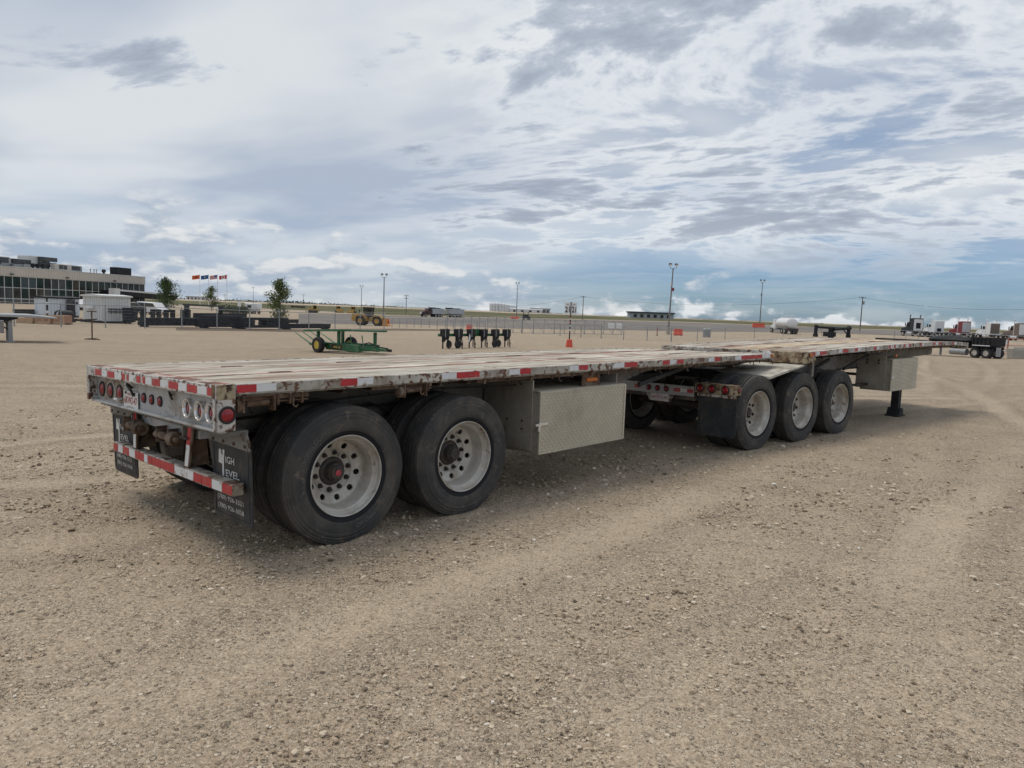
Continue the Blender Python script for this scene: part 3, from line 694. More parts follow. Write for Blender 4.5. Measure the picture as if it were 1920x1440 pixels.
# ---------------------------------------------------------------- rear trailer
T1 = dict(x0=-1.860, y0=4.429, th=R(43.505), L=8.211, zd=1.230, kx=.060/8.211, ky=-.073/2.59)
T2 = dict(x0=4.269, y0=10.355, th=R(48.597), L=7.08, zd=1.326, kx=.096/7.078, ky=-.050/2.59)
def rear_trailer():
    global WARP
    tr = thing('flatbed_trailer', 'rear flatbed trailer with worn white plank deck, lettered mud flaps and two axles', 'trailer', (T1['x0'], T1['y0'], 0), math.pi/2-T1['th'])
    L, zt = T1['L'], T1['zd']
    WARP = lambda p: (p[0], p[1], p[2]+p[0]*T1['kx']+p[1]*T1['ky'])
    deck(tr, L, W, zt-.006, .128, PLANK, 3)
    # side rails and rear header
    part('side_rail', MB().box(.13, L, 0, .048, 1.160, 1.231).box(.13, L, .012, .05, 1.150, 1.1595), PAINTR, tr, bevel=.004)
    part('side_rail', MB().box(.13, L, W-.048, W, 1.160, 1.231), PAINTR, tr, bevel=.004)
    part('rear_header', MB().box(0, .112, .0, W, 1.146, 1.231), PAINTH, tr, bevel=.005)
    part('header_top_plate', MB().box(.006, .110, .01, W-.01, 1.2312, 1.2335), HEADTOP, tr)
    part('header_gap', MB().box(.113, .127, .02, W-.02, 1.17, 1.205), RUSTY, tr)
    part('light_panel', MB().box(.075, .087, .01, W-.01, .925, 1.145).box(.03, .0745, .01, W-.01, .918, .932), PAINT, tr, bevel=.002)
    part('front_header', MB().box(L+.001, L+.05, 0, W, 1.13, 1.231), PAINTR, tr, bevel=.004)
    for y0, y1 in ((-.004, .010), (W-.010, W+.004)):
        part('corner_plate', MB().box(-.003, .128, y0, y1, .93, 1.2345).box(-.003, .012, y0 if y0 < 1 else W-.04, .04 if y0 < 1 else y1, .93, 1.145), PAINTH, tr, bevel=.003)
    part('corner_scab', MB().box(.004, .122, -.0065, -.0041, 1.135, 1.232), RUSTPATCH, tr, bevel=.001)
    part('corner_scab', MB().box(-.0055, .0, .0, .05, 1.15, 1.232), RUSTPATCH, tr, bevel=.001)
    for a, b in ((2.363, 2.202), (2.047, 1.882), (1.705, 1.635), (1.586, 1.552), (1.381, 1.297), (1.252, 1.205), (1.063, .911), (.752, .593), (.436, .279), (.12, .012)):
        part('reflective_tape', MB().box(-.0022, .001, b, a, 1.160, 1.210), RED, tr)
    for a, b in ((2.19, 2.06), (1.87, 1.72), (1.53, 1.40), (1.19, 1.075), (.90, .765), (.58, .45), (.27, .135)):
        part('reflective_tape', MB().box(-.0020, .001, b, a, 1.160, 1.210), WHITE, tr)
    tapes(tr, [('r', .138, .270), ('w', .271, .41), ('r', .91, 1.05), ('w', 1.051, 1.19), ('w', 1.867, 2.026), ('r', 2.027, 2.29), ('w', 2.66, 2.80), ('r', 2.801, 2.946), ('w', 3.52, 3.66), ('r', 3.661, 3.81),
               ('w', 4.25, 4.45), ('r', 4.451, 4.70), ('r', 5.223, 5.377), ('w', 5.378, 5.532), ('r', 5.533, 5.688), ('w', 6.30, 6.46), ('r', 6.461, 6.61), ('w', 7.03, 7.208), ('r', 7.209, 7.86), ('w', 7.861, 8.12)], 1.174, 1.224, 0)
    part('marker_lamp', MB().box(8.15, 8.205, -.02, .001, 1.175, 1.222), AMBER, tr, bevel=.006)
    # lamps
    for y in (2.425, 2.212, 1.984): lamp(tr, .070, y, 1.030, .060)
    for y in (1.438, 1.276, 1.111): lamp(tr, .070, y, 1.030, .036)
    for y in (.569, .373, .198): lamp(tr, .070, y, 1.030, .044, ring=.070)
    lamp(tr, .073, -.005, 1.036, .052, side=True)
    part('stain_panel', MB().box(.0735, .0748, 1.90, 2.5, .94, 1.135), mat('rust_wash', (.22, .16, .12), .7, var=.4, scale=5, dirt=[((.36, .34, .31), .5, 6, .08)]), tr)
    part('hose_stub', MB().path([(.07, 1.69, 1.09), (.03, 1.68, 1.125), (.015, 1.64, 1.12), (.03, 1.60, 1.08), (.05, 1.60, 1.03)], .010, 8), BLACKST, tr)
    part('cable_stub', MB().path([(.073, .90, 1.09), (.05, .88, 1.12), (.045, .85, 1.10), (.06, .85, 1.065)], .007, 6), BLACKST, tr)
    part('dump_valve', MB().tube((.07, 1.93, .985), (.01, 1.93, .985), .012).tube((.015, 1.93, .985), (.015, 1.86, .985), .011), CHROME, tr)
    number_plate(tr, .058, 1.853, 1.535, .916, 1.062, '6KW2-47')
    for yy in (1.79, 1.60): part('plate_screw', MB().tube((.059, yy, 1.048), (.05, yy, 1.048), .011, n=8), GROM, tr)
    # under-ride guard
    g = part('underride_bar', MB().box(.12, .20, .032, 2.326, .489, .570), PAINTR, tr, bevel=.004)
    yy = [2.326, 2.21, 2.09, 1.94, 1.80, 1.60, 1.52, 1.44, 1.25, .98, .80, .64, .50, .34, .18, .032]
    cl = 'rwrwrrwwrwwrrwwr'
    for a, b, c in zip(yy[:-1], yy[1:], 'rwrwrwrrrwwrrwr'):
        part('reflective_tape', MB().box(.1176, .121, b+.004, a-.004, .497, .560), RED if c == 'r' else WHITE, g)
    for ya, yb, yc, yd in ((1.843, 1.745, 1.845, 1.765), (.736, .641, .81, .723)):
        p = part('guard_post', MB().prism([(ya, .905), (yb, .905), (yd, .571), (yc, .571)], lambda a, b, t: (t, a, b), .12, .135)
                 .prism([(.135, .905), (.24, .905), (.30, .571), (.135, .571)], lambda a, b, t: (a, t+(ya-yc)*(b-.571)/.334, b), yc-.012, yc), RUSTY, tr, bevel=.002)
        lerp = lambda q, z: (ya if q else yb)+((yc if q else yd)-(ya if q else yb))*(.905-z)/.334
        for z0, z1, c in ((.745, .88, RED), (.585, .744, WHITE)):
            part('reflective_tape', MB().prism([(lerp(1, z1)-.016, z1), (lerp(0, z1)+.016, z1), (lerp(0, z0)+.016, z0), (lerp(1, z0)-.016, z0)], lambda a, b, t: (t, a, b), .1175, .121), c, p)
    part('rear_crossbeam', MB().box(.165, .235, .64, 1.86, .79, .856), PAINT, tr, bevel=.004)
    part('rear_crossbeam', MB().box(.088, .24, .05, W-.05, .885, .917), WEBGREY, tr, bevel=.003)
    for y in (1.81, 1.10):                                       # rusty rollers under the panel
        k = part('spare_roller', MB().tube((.11, y-.20, .762), (.11, y+.20, .762), .028, n=14).tube((.11, y-.20, .762), (.11, y-.11, .762), .055, n=16).box(.08, .16, y+.12, y+.135, .71, .83).box(.08, .16, y-.10, y-.085, .71, .83), RUSTY, tr, bevel=.002)
        part('roller_bolt', MB().tube((.095, y-.235, .765), (.095, y-.19, .765), .020, n=6), RUSTY, k)
    # mud flaps on their angle irons
    for y0, y1 in ((-.045, .535), (W-.535, W+.045)):
        part('flap_bracket', MB().prism([(y0-.005, .785), (y1+.03, .80), (y1+.03, .84), (y1+.12 if y0 < 1 else y1+.03, .905), (y0+.04, .905), (y0-.005, .845)] if y0 < 1 else
             [(y0-.03, .80), (y1+.005, .785), (y1+.005, .845), (y1-.04, .905), (y0-.12, .905), (y0-.03, .84)], lambda a, b, t: (t, a, b), .196, .206), WEBGREY, tr, bevel=.002)
        for q in np.linspace(y0+.05, y1-.05, 4): part('bolt_head', MB().tube((.196, q, .815), (.186, q, .815), .011, n=6), RUSTY, tr)
        flap(tr, .207, y0, y1, .258, .80, True)
    # frame
    for y in (.78, W-.78):
        part('main_beam', MB().prism([(.10, 1.10), (7.9, 1.10), (7.9, 1.045), (6.1, 1.045), (4.9, .90), (4.5, .865), (2.9, .80), (.10, .80)], lambda a, b, t: (a, t, b), y-.008, y+.008)
             .box(.10, 7.9, y-.065, y+.065, 1.1005, 1.116), WEBGREY, tr, bevel=.002)
        part('lower_flange', MB().box(.10, 2.9, y-.065, y+.065, .785, .7995).beam((2.9, y, .792), (4.5, y, .857), .13, .014).beam((4.5, y, .857), (6.1, y, 1.037), .13, .014), CHASSIS, tr)
    for x in np.arange(.35, L-.1, .31):
        part('crossmember', MB().box(x-.004, x+.004, .049, W-.049, 1.117, 1.192).box(x-.03, x+.03, .049, W-.049, 1.1165, 1.121), CHASSIS, tr)
    part('winch_track', MB().box(2.32, 8.30, .050, .062, 1.118, 1.150).box(2.32, 8.30, .063, .085, 1.118, 1.124), RUSTY, tr)
    for i, x in enumerate(np.arange(2.40, 8.25, .305)):
        part('track_hanger', MB().box(x-.012, x+.012, .040, .050, 1.105, 1.16), RUSTY, tr)
        if i % 2: part('rope_hook', MB().path([(x+.10, .045, 1.125), (x+.10, .04, 1.085), (x+.12, .04, 1.072), (x+.135, .04, 1.085)], .006, 6), RUSTY, tr)
    winch(tr, .155, .665, 1.095, .035); winch(tr, 1.46, 1.78, 1.105, .035)
    part('winch_track', MB().box(1.20, 1.45, .03, .042, 1.122, 1.15), RUSTY, tr)
    part('brace_strut', MB().beam((4.9, .10, .955), (6.5, .30, 1.13), .03, .05), BLACKST, tr)
    part('side_plate', MB().prism([(4.2, 1.115), (5.5, 1.115), (5.45, 1.10), (4.75, .955), (4.2, .955)], lambda a, b, t: (a, t, b), .30, .31), WEBGREY, tr)
    # suspension
    for x in (.42, 1.58, 2.78):
        for y in (.78, W-.78):
            part('spring_hanger', MB().prism([(x-.12, .80), (x+.12, .80), (x+.07, .48), (x-.07, .48)], lambda a, b, t: (a, t, b), y-.05, y+.05), WEBGREY, tr, bevel=.004)
    for x in (.991, 2.172):
        for y in (.78, W-.78):
            part('leaf_spring', MB().path([(x-.5, y, .62), (x-.25, y, .575), (x, y, .56), (x+.25, y, .575), (x+.5, y, .62)], .035, 6), CHASSIS, tr)
            part('brake_chamber', MB().tube((x-.28, y-.1 if y < 1 else y+.1, .62), (x-.12, y-.1 if y < 1 else y+.1, .62), .085, n=16), BLACKST, tr)
    part('air_line', MB().path([(.3, .70, .90), (1.2, .68, .93), (2.4, .66, .90), (2.9, .85, .86)], .012, 6), BLACKST, tr)
    part('air_line', MB().path([(.9, .62, .70), (1.1, .60, .86), (1.6, .64, .95), (2.1, .62, .72)], .011, 6), BLACKST, tr)
    part('wiring_loom', MB().path([(.25, .30, 1.08), (1.0, .24, 1.05), (1.9, .26, 1.075), (2.9, .22, 1.05), (4.4, .25, 1.08)], .010, 6), BLACKST, tr)
    part('air_tank', MB().tube((2.95, .95, .82), (2.95, 1.65, .82), .13, n=18), BLACKST, tr)
    WARP = None
    axle(tr, .991, W, redcap=True); axle(tr, 2.172, W)
    WARP = lambda p: (p[0], p[1], p[2]+p[0]*T1['kx']+p[1]*T1['ky'])
    # tool box
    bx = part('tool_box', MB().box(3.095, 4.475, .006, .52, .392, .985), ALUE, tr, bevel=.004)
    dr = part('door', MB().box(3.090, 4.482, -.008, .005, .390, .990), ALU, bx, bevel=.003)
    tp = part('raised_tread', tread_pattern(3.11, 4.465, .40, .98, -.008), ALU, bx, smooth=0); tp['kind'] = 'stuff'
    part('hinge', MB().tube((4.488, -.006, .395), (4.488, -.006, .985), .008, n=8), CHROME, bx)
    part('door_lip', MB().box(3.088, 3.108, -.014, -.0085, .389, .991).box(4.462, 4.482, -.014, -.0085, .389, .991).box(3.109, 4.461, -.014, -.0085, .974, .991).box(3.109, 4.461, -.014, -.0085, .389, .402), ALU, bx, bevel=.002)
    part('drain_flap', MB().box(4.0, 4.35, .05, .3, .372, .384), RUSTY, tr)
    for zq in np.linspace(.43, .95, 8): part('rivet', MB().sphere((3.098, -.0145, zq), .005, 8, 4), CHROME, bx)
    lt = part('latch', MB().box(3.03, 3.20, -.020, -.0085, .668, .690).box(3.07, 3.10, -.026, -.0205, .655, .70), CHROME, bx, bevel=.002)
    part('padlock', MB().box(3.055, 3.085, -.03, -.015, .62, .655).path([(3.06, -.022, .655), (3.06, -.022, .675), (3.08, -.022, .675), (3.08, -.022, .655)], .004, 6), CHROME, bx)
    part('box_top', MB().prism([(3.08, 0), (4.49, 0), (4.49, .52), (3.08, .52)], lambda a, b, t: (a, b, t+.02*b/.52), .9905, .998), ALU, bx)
    part('end_bracket', MB().box(3.075, 3.094, .08, .74, .42, 1.10), ALUE, tr, bevel=.002)
    part('end_bracket', MB().box(4.46, 4.474, .10, .74, .986, 1.10), ALUE, tr)
    for yq, zq in ((.2, .70), (.2, .62), (.4, .70)): part('bolt_head', MB().tube((3.075, yq, zq), (3.066, yq, zq), .012, n=6), RUSTY, tr)
    part('marker_lamp', MB().box(3.86, 4.04, .035, .055, 1.045, 1.085), AMBER, tr, bevel=.008)
    part('marker_guard', MB().box(3.80, 4.10, .056, .066, 1.00, 1.12), RUSTY, tr)
    # front king-pin plate over the fifth wheel
    part('upper_coupler', MB().box(6.5, 8.1, .55, W-.55, 1.04, 1.0995), CHASSIS, tr)
    WARP = None
    return tr

# ---------------------------------------------------------------- lead trailer
def lead_trailer():
    global WARP
    tr = thing('flatbed_trailer', 'lead flatbed trailer with arched plank deck, three axles and landing legs', 'trailer', (T2['x0'], T2['y0'], 0), math.pi/2-T2['th'])
    zt = T2['zd']; L = 7.08
    base = lambda p: p[2]+p[0]*T2['kx']*min(1, 7/max(p[0], 1e-3)) + p[1]*T2['ky']
    cam_ = lambda x: float(np.interp(x, [0, 1.2, 2.4, 3.9, 5.0, 6.2, 7.04, 8.6], [0, .030, .050, .070, .082, .075, .045, -.03]))
    WC = lambda p: (p[0], p[1], base(p)+cam_(p[0])); WB = lambda p: (p[0], p[1], base(p))
    WARP = WC
    deck(tr, L, W, zt-.006, .05, PLANK, 9, alt=PLANK2)
    xs = np.linspace(.05, L, 18)
    for y0, y1 in ((0, .048), (W-.048, W)):
        part('side_rail', long_box(MB(), xs, y0, y1, zt-.075, zt+.001), PAINTR, tr, bevel=.003)
    part('rear_header', MB().box(0, .049, .5, W, zt-.05, zt+.001), PAINTR, tr, bevel=.004)
    part('rear_corner_box', MB().box(-.004, .30, .0-.002, .70, zt-.165, zt-.002), RUSTPATCH, tr, bevel=.004)
    part('paint_splash', MB().sphere((-.004, .62, zt-.028), (.004, .075, .022), 12, 6), WHITE, tr)
    part('front_header', MB().box(L+.001, L+.06, 0, W, zt-.12, zt), PAINTR, tr)
    seg = [('r', .19, .28), ('w', .281, .418), ('r', .419, .633), ('w', 1.046, 1.174), ('r', 1.175, 1.38), ('r', 1.621, 1.729), ('w', 1.73, 1.839), ('r', 2.339, 2.456), ('w', 2.457, 2.575), ('r', 2.958, 3.046), ('w', 3.047, 3.171), ('r', 3.172, 3.264), ('w', 3.265, 3.34),
           ('r', 3.626, 3.715), ('w', 3.716, 3.849), ('r', 3.85, 3.949), ('r', 4.406, 4.497), ('w', 4.498, 4.60), ('r', 5.05, 5.2), ('w', 5.201, 5.35), ('r', 5.351, 5.5), ('r', 6.1, 6.25), ('w', 6.251, 6.4)]
    tapes(tr, seg, zt-.058, zt-.008, 0)
    part('marker_lamp', MB().box(.10, .155, -.02, .001, zt-.07, zt-.02), AMBER, tr, bevel=.006)
    for x in np.arange(.35, L-.1, .31):
        part('crossmember', MB().box(x-.004, x+.004, .049, W-.049, zt-.125, zt-.04), CHASSIS, tr)
    part('winch_track', long_box(MB(), np.linspace(2.2, L, 14), .05, .064, zt-.112, zt-.085), RUSTY, tr)
    for x in np.arange(2.4, L-.2, .305): part('track_hanger', MB().box(x-.014, x+.014, .04, .05, zt-.118, zt-.07), RUSTPATCH, tr)
    WARP = WB
    for y in (.62, W-.62):
        part('main_beam', MB().prism([(-1.75, .93), (-.25, .93), (.45, 1.19), (6.9, 1.23), (6.9, 1.10), (5.6, 1.06), (4.6, .93), (2.9, .955), (1.0, .93), (.5, .80), (-1.75, .80)], lambda a, b, t: (a, t, b), y-.01, y+.01), WEBGREY, tr, bevel=.002)
        part('lower_flange', MB().beam((1.0, y, .922), (2.9, y, .947), .14, .014).beam((2.9, y, .947), (4.6, y, .922), .14, .014).beam((4.6, y, .922), (5.6, y, 1.052), .14, .014), CHASSIS, tr)
    part('brace_strut', MB().beam((.55, .28, .95), (1.45, .32, 1.17), .03, .045), BLACKST, tr)
    part('brace_strut', MB().beam((1.9, .28, .99), (2.9, .30, 1.20), .03, .045), BLACKST, tr)
    part('side_plate', MB().prism([(.35, 1.19), (1.9, 1.20), (1.9, .98), (.9, .95), (.35, .98)], lambda a, b, t: (a, t, b), .40, .41), WEBGREY, tr)
    for x, z in ((.95, 1.12), (1.3, 1.07), (1.55, 1.13)): part('hole_shade_disc', MB().tube((x, .3985, z), (x, .3995, z), .035, n=14), GROM, tr)  # black discs on the plate, coloured as the shade of open holes
    part('support_post', MB().box(.33, .40, .06, .13, .95, 1.16), WEBGREY, tr)
    # pale plate over the wheels
    part('wheel_cover_plate', MB().add([(.02, .02, 1.145), (-.95, .02, 1.015), (-.97, .85, 1.055), (.02, .85, 1.15), (.02, .02, 1.120), (-.955, .02, .975), (-.97, .85, 1.035), (.02, .85, 1.13)],
         [(0, 1, 2, 3), (4, 7, 6, 5), (0, 4, 5, 1), (1, 5, 6, 2), (2, 6, 7, 3), (3, 7, 4, 0)]), APRON, tr, bevel=.004)
    part('wheel_cover_plate', MB().add([(.02, W-.02, 1.145), (-.95, W-.02, 1.015), (-.97, W-.85, 1.055), (.02, W-.85, 1.15), (.02, W-.02, 1.120), (-.955, W-.02, .975), (-.97, W-.85, 1.035), (.02, W-.85, 1.13)],
         [(3, 2, 1, 0), (5, 6, 7, 4), (1, 5, 4, 0), (2, 6, 5, 1), (3, 7, 6, 2), (0, 4, 7, 3)]), APRON, tr, bevel=.004)
    fw = part('fifth_wheel', MB().prism([(-.5+.45*math.cos(a), 1.295+.45*math.sin(a)) for a in np.linspace(0, 2*math.pi, 24, endpoint=False)], lambda a, b, t: (a, b, t), .985, 1.03).box(-.75, -.25, .80, 1.79, .90, .984), BLACKST, tr)
    # tail with lamps
    zp = .875
    part('tail_panel', MB().box(-1.85, -1.835, .62, W-.62, .735, .875), PAINT, tr, bevel=.003)
    for y0 in (-.005, W-.60):
        part('lamp_box', MB().box(-1.86, -1.70, y0, y0+.605, .805, .935), RUSTPATCH, tr, bevel=.003)
    for y in (1.38, 1.225, 1.07): lamp(tr, -1.856, y, .808, .036)
    for y in (.515, .335, .13): lamp(tr, -1.866, y, .870, .054)
    for y in (W-.515, W-.335, W-.13): lamp(tr, -1.866, y, .870, .054)
    lamp(tr, -1.76, -.006, .865, .03, side=True)
    for a, b, c in ((1.64, 1.53, 'r'), (.95, .84, 'r'), (.839, .73, 'w'), (.729, .63, 'r')): part('reflective_tape', MB().box(-1.8525, -1.849, b, a, .785, .835), RED if c == 'r' else WHITE, tr)
    part('plate_holder', MB().prism([(1.43, .735), (.94, .735), (1.0, .63), (1.36, .63)], lambda a, b, t: (t, a, b), -1.849, -1.845), PAINTR, tr)
    number_plate(tr, -1.86, 1.33, 1.02, .630, .735, '6KW2-40')
    for y0 in (-.03, W-.56):
        part('flap_bracket', MB().box(-1.855, -1.84, y0, y0+.59, .765, .800), PAINTR, tr)
        for q in np.linspace(y0+.04, y0+.55, 4): part('bolt_head', MB().tube((-1.855, q, .78), (-1.866, q, .78), .012, n=6), RUSTY, tr)
        flap(tr, -1.838, y0, y0+.58, .235, .768, False)
    part('rear_crossbeam', MB().box(-1.83, -1.70, .62, W-.62, .68, .80), CHASSIS, tr)
    WARP = None
    for x in (-1.198, .055, 1.281):
        axle(tr, x, W)
        for y in (.62, W-.62): part('leaf_spring', MB().path([(x-.5, y, .66), (x-.25, y, .605), (x, y, .585), (x+.25, y, .605), (x+.5, y, .66)], .035, 6), CHASSIS, tr)
    for x in (-.57, .67, 1.9):
        for y in (.62, W-.62): part('spring_hanger', MB().prism([(x-.1, .93), (x+.1, .93), (x+.06, .55), (x-.06, .55)], lambda a, b, t: (a, t, b), y-.05, y+.05), CHASSIS, tr)
    WARP = WB
    bx = part('tool_box', MB().box(3.18, 4.34, .006, .52, .565, 1.115), ALUE, tr, bevel=.004)
    part('door', MB().box(3.172, 4.350, -.010, .005, .560, 1.120), ALU, bx, bevel=.003)
    rb = MB()
    for z in np.arange(.585, 1.11, .0245): rb.prism([(-.010, z-.008), (-.0145, z-.004), (-.0145, z+.004), (-.010, z+.008)], lambda a, b, t: (t, a, b), 3.19, 4.335)
    rr = part('raised_rib', rb, ALU, bx); rr['kind'] = 'stuff'
    part('latch', MB().box(3.14, 3.26, -.022, -.011, .80, .825).box(3.16, 3.19, -.032, -.0225, .78, .84), CHROME, bx, bevel=.002)
    part('box_top', MB().box(3.165, 4.355, -.012, .53, 1.1205, 1.130), ALU, bx)
    part('end_bracket', MB().box(3.165, 3.179, .10, .60, .60, 1.20), ALUE, tr, bevel=.002)
    for yq, zq in ((.22, 1.10), (.22, 1.05), (.42, 1.10), (.42, 1.05)): part('bolt_head', MB().tube((3.165, yq, zq), (3.155, yq, zq), .018, n=8), GROM, tr)
    part('marker_lamp', MB().box(3.38, 3.44, .02, .05, 1.165, 1.215), AMBER, tr, bevel=.006)
    WARP = None
    for y in (.48, W-.48):
        lg = part('landing_leg', MB().box(4.74, 4.88, y-.07, y+.07, .10, 1.10).box(4.76, 4.86, y-.055, y+.055, .05, .10), BLACKST, tr, bevel=.005)
        part('foot', MB().prism([(4.60, .0), (5.02, .0), (5.02, .018), (4.92, .03), (4.87, .16), (4.75, .16), (4.70, .03), (4.60, .018)], lambda a, b, t: (a, t, b), y-.12, y+.12), BLACKST, lg, bevel=.003)
    part('leg_crossbar', MB().tube((4.81, .55, .75), (4.81, W-.55, .75), .03), BLACKST, tr)
    part('push_bar', MB().tube((1.5, .35, .72), (3.3, .40, .70), .022), BLACKST, tr)
    part('front_gooseneck', MB().box(5.8, 7.0, .64, W-.64, 1.12, 1.20), CHASSIS, tr, warp=WB)
    return tr
rear_trailer(); lead_trailer()
# ================================================================ the yard behind
GALV = mat('galvanised_steel', (.30, .31, .32), .5, .4, var=.12, scale=2)
GREEN = mat('implement_green', (.018, .115, .045), .5, var=.2, scale=4, dirt=[(MUD, .22, 4, .1)])
YEL = mat('rim_yellow', (.50, .36, .05), .5, var=.15)
CATY = mat('machine_yellow', (.42, .245, .035), .55, var=.2, scale=2, dirt=[(MUD, .3, 2, .12)])
BLK = mat('black_paint', (.011, .012, .015), .6, var=.3, scale=2, dirt=[((.05, .043, .036), .22, 2, .15)], spec=.3)
STEELK = mat('black_slat_steel', (.007, .009, .014), .7, var=.35, scale=2, spec=.2)
ORNG = mat('barrier_orange', (.60, .085, .045), .55, var=.12, scale=2)
CONC = mat('concrete', (.36, .34, .30), .9, var=.15, scale=2, bump=.004, bscale=20)
OFFW = mat('off_white_panel', (.58, .59, .58), .6, var=.06, scale=.6)
BLUEW = mat('blue_white_panel', (.60, .66, .72), .55, var=.06, scale=.6)
CLAD = mat('beige_cladding', (.55, .50, .44), .7, var=.06, scale=.4)
GLASSD = mat('dark_glass', (.026, .028, .022), .05, var=.8, scale=.3, spec=.28)
SILV = mat('silver_box', (.45, .46, .47), .4, .5, var=.1, scale=.5)
WOODN = mat('new_wood', (.46, .31, .19), .8, var=.2, scale=3)
OSB = mat('plywood_red', (.36, .19, .115), .8, var=.2, scale=4)
CWHITE = mat('truck_white', (.66, .67, .68), .35, var=.05)
CRED = mat('truck_red', (.21, .025, .03), .35, var=.15)
CBROWN = mat('truck_brown', (.15, .115, .095), .45, var=.2)
CBLACK = mat('truck_black', (.014, .015, .019), .3, var=.2)
SIGNW = mat('sign_white', (.70, .71, .72), .5, var=.05)
TYREF = mat('far_tyre', (.022, .022, .023), .85, var=.2)

def wheelset(parent, x, ys, r, w, rim=RIMM, z=None, n=20, name='wheel'):
    for y in ys:
        t = part(name, MB().lathe([(r*.55, -w/2), (r*.93, -w/2), (r, -w*.32), (r, w*.32), (r*.93, w/2), (r*.55, w/2)], (x, y, r if z is None else z), 'Y', n, closed=True), TYREF, parent)
        part('rim', MB().lathe([(r*.56, -w*.44), (r*.50, -w*.30), (r*.22, -w*.26), (r*.2, -w*.46), (.001, -w*.46)], (x, y, r if z is None else z), 'Y', n).lathe([(r*.56, w*.44), (r*.50, w*.30), (r*.22, w*.26), (r*.2, w*.46), (.001, w*.46)], (x, y, r if z is None else z), 'Y', n), rim, t)

def yaw_of(a, b): d = b-a; return math.atan2(d.y, d.x)

# ---------------------------------------------------------------- chain-link fences
def fence(label, bases, h, barb=True, sub=1, group=None, wire=.006):
    """posts at photo pixels, top rail, woven wire and barbed strands"""
    P = [hit(u, v) for u, v in bases]
    if sub > 1:
        Q = []
        for a, b in zip(P[:-1], P[1:]):
            for k in range(sub):
                q = a.lerp(b, k/sub); q.z = float(tz(q.x, q.y)); Q.append(q)
        P = Q+[P[-1]]
    o = P[0].copy(); t = thing('chain_link_fence', label, 'fence', o, 0, group)
    P = [p-o for p in P]
    up = Vector((0, 0, 1)); mesh = MB()
    for i, p in enumerate(P):
        d = (P[min(i+1, len(P)-1)]-P[max(i-1, 0)]).normalized(); nrm = Vector((-d.y, d.x, 0))
        mb = MB().tube(p-up*.2, p+up*h, .05, n=8)
        if barb: mb.tube(p+up*h, p+up*(h+.28)+nrm*.22, .02, n=6)
        part('post', mb, GALV, t)
    for a, b in zip(P[:-1], P[1:]):
        part('top_rail', MB().tube(a+up*(h-.03), b+up*(h-.03), .034, n=6), GALV, t)
        d = b-a; L = d.length; dh = Vector((d.x, d.y, d.z))/L; n = int(L/.11)
        for k in range(-int(h/.11), n):
            for sgn in (1, -1):
                s0 = k*.11; s1 = s0+h-.05; z0, z1 = .05, h-.05
                if sgn < 0: z0, z1 = z1, z0
                lo, hi = max(0, s0), min(L, s1)
                if hi-lo < .05: continue
                f0, f1 = (lo-s0)/(s1-s0), (hi-s0)/(s1-s0)
                A = a+dh*lo+up*(z0+(z1-z0)*f0); B = a+dh*hi+up*(z0+(z1-z0)*f1)
                w = Vector((0, 0, wire/2)); mesh.add([A-w, B-w, B+w, A+w], [(0, 1, 2, 3)])
        if barb:
            nrm = Vector((-dh.y, dh.x, 0))
            for q in (.1, .19, .27): part('barbed_strand', MB().tube(a+up*(h+q)+nrm*q*.78, b+up*(h+q)+nrm*q*.78, .006, n=4), GALV, t)
    m_ = part('woven_wire', mesh, GALV, t, smooth=0); m_['kind'] = 'stuff'
    return t
fence('tall chain-link fence with barbed top along the stacked black steel', [(-62, 610.5), (27, 612), (115, 613.5), (198, 614.7), (272, 616), (341, 617.4), (407, 619), (468, 620.2), (523.5, 621), (579, 621.8), (628, 622), (675, 622.6), (720, 624)], 1.85)
fence('chain-link fence running from the double gate to the big light pole', [(1000, 626.5), (1050, 630), (1089, 633), (1127, 634.6), (1169, 637), (1213, 639), (1258, 641)], 1.55, barb=False)
fence('chain-link fence running away past the bins towards the trucks', [(1258.5, 641), (1307, 639), (1359, 636.5), (1414, 634), (1468, 631.5), (1540, 629), (1612, 627)], 1.6, barb=False)
fence('low distant fence beside the wheel loader', [(735, 614), (790, 614.5), (850, 616), (910, 618)], 1.5, barb=False, sub=4)

def frame_gate(label, a, b, h, bays, mt, name='yard_gate', post=.045, diag=True, mids=(.33, .66)):
    A, B = hit(*a), hit(*b); t = thing(name, label, 'gate', A); d = B-A; up = Vector((0, 0, 1))
    for k in range(bays+1): part('upright', MB().tube(d*k/bays, d*k/bays+up*h, post*(.9 if k % 3 else 1.3), n=8), mt, t)
    for q in (.03,)+mids+(1.0,): part('rail', MB().tube(up*h*q, d+up*h*q, post*.7, n=6), mt, t)
    if diag:
        for k in range(bays): part('brace', MB().tube(d*k/bays+up*h, d*(k+1)/bays+up*.05, post*.5, n=6), mt, t)
    return t
frame_gate('long sliding steel gate with slanting braces behind the row cultivator', (838, 620.5), (978, 625), 2.2, 9, GALV)
g = frame_gate('sliding steel gate with white notice boards, beyond the lane sign', (979, 625), (1166, 627.5), 2.0, 10, GALV, diag=True)
for u, wd in ((1145, .9), (1160, .8)):
    p = onray(u, 620, g.location.y+7.5*(u-979)/187)-g.location
    part('notice_board', MB().box(p.x-wd/2, p.x+wd/2, p.y-.35, p.y-.32, 1.0, 1.75), SIGNW, g)
frame_gate('grey tube gate panels in front of the parked highway trucks', (1676, 640), (1935, 664), 1.75, 8, GALV, mids=(.36, .7))
REDP = mat('faded_red_tube', (.34, .075, .055), .7, var=.2)
g = frame_gate('faded red tube barrier beside the concrete block', (1858, 662), (1960, 671), 1.5, 3, REDP, name='tube_barrier', diag=False, mids=(.3, .6))
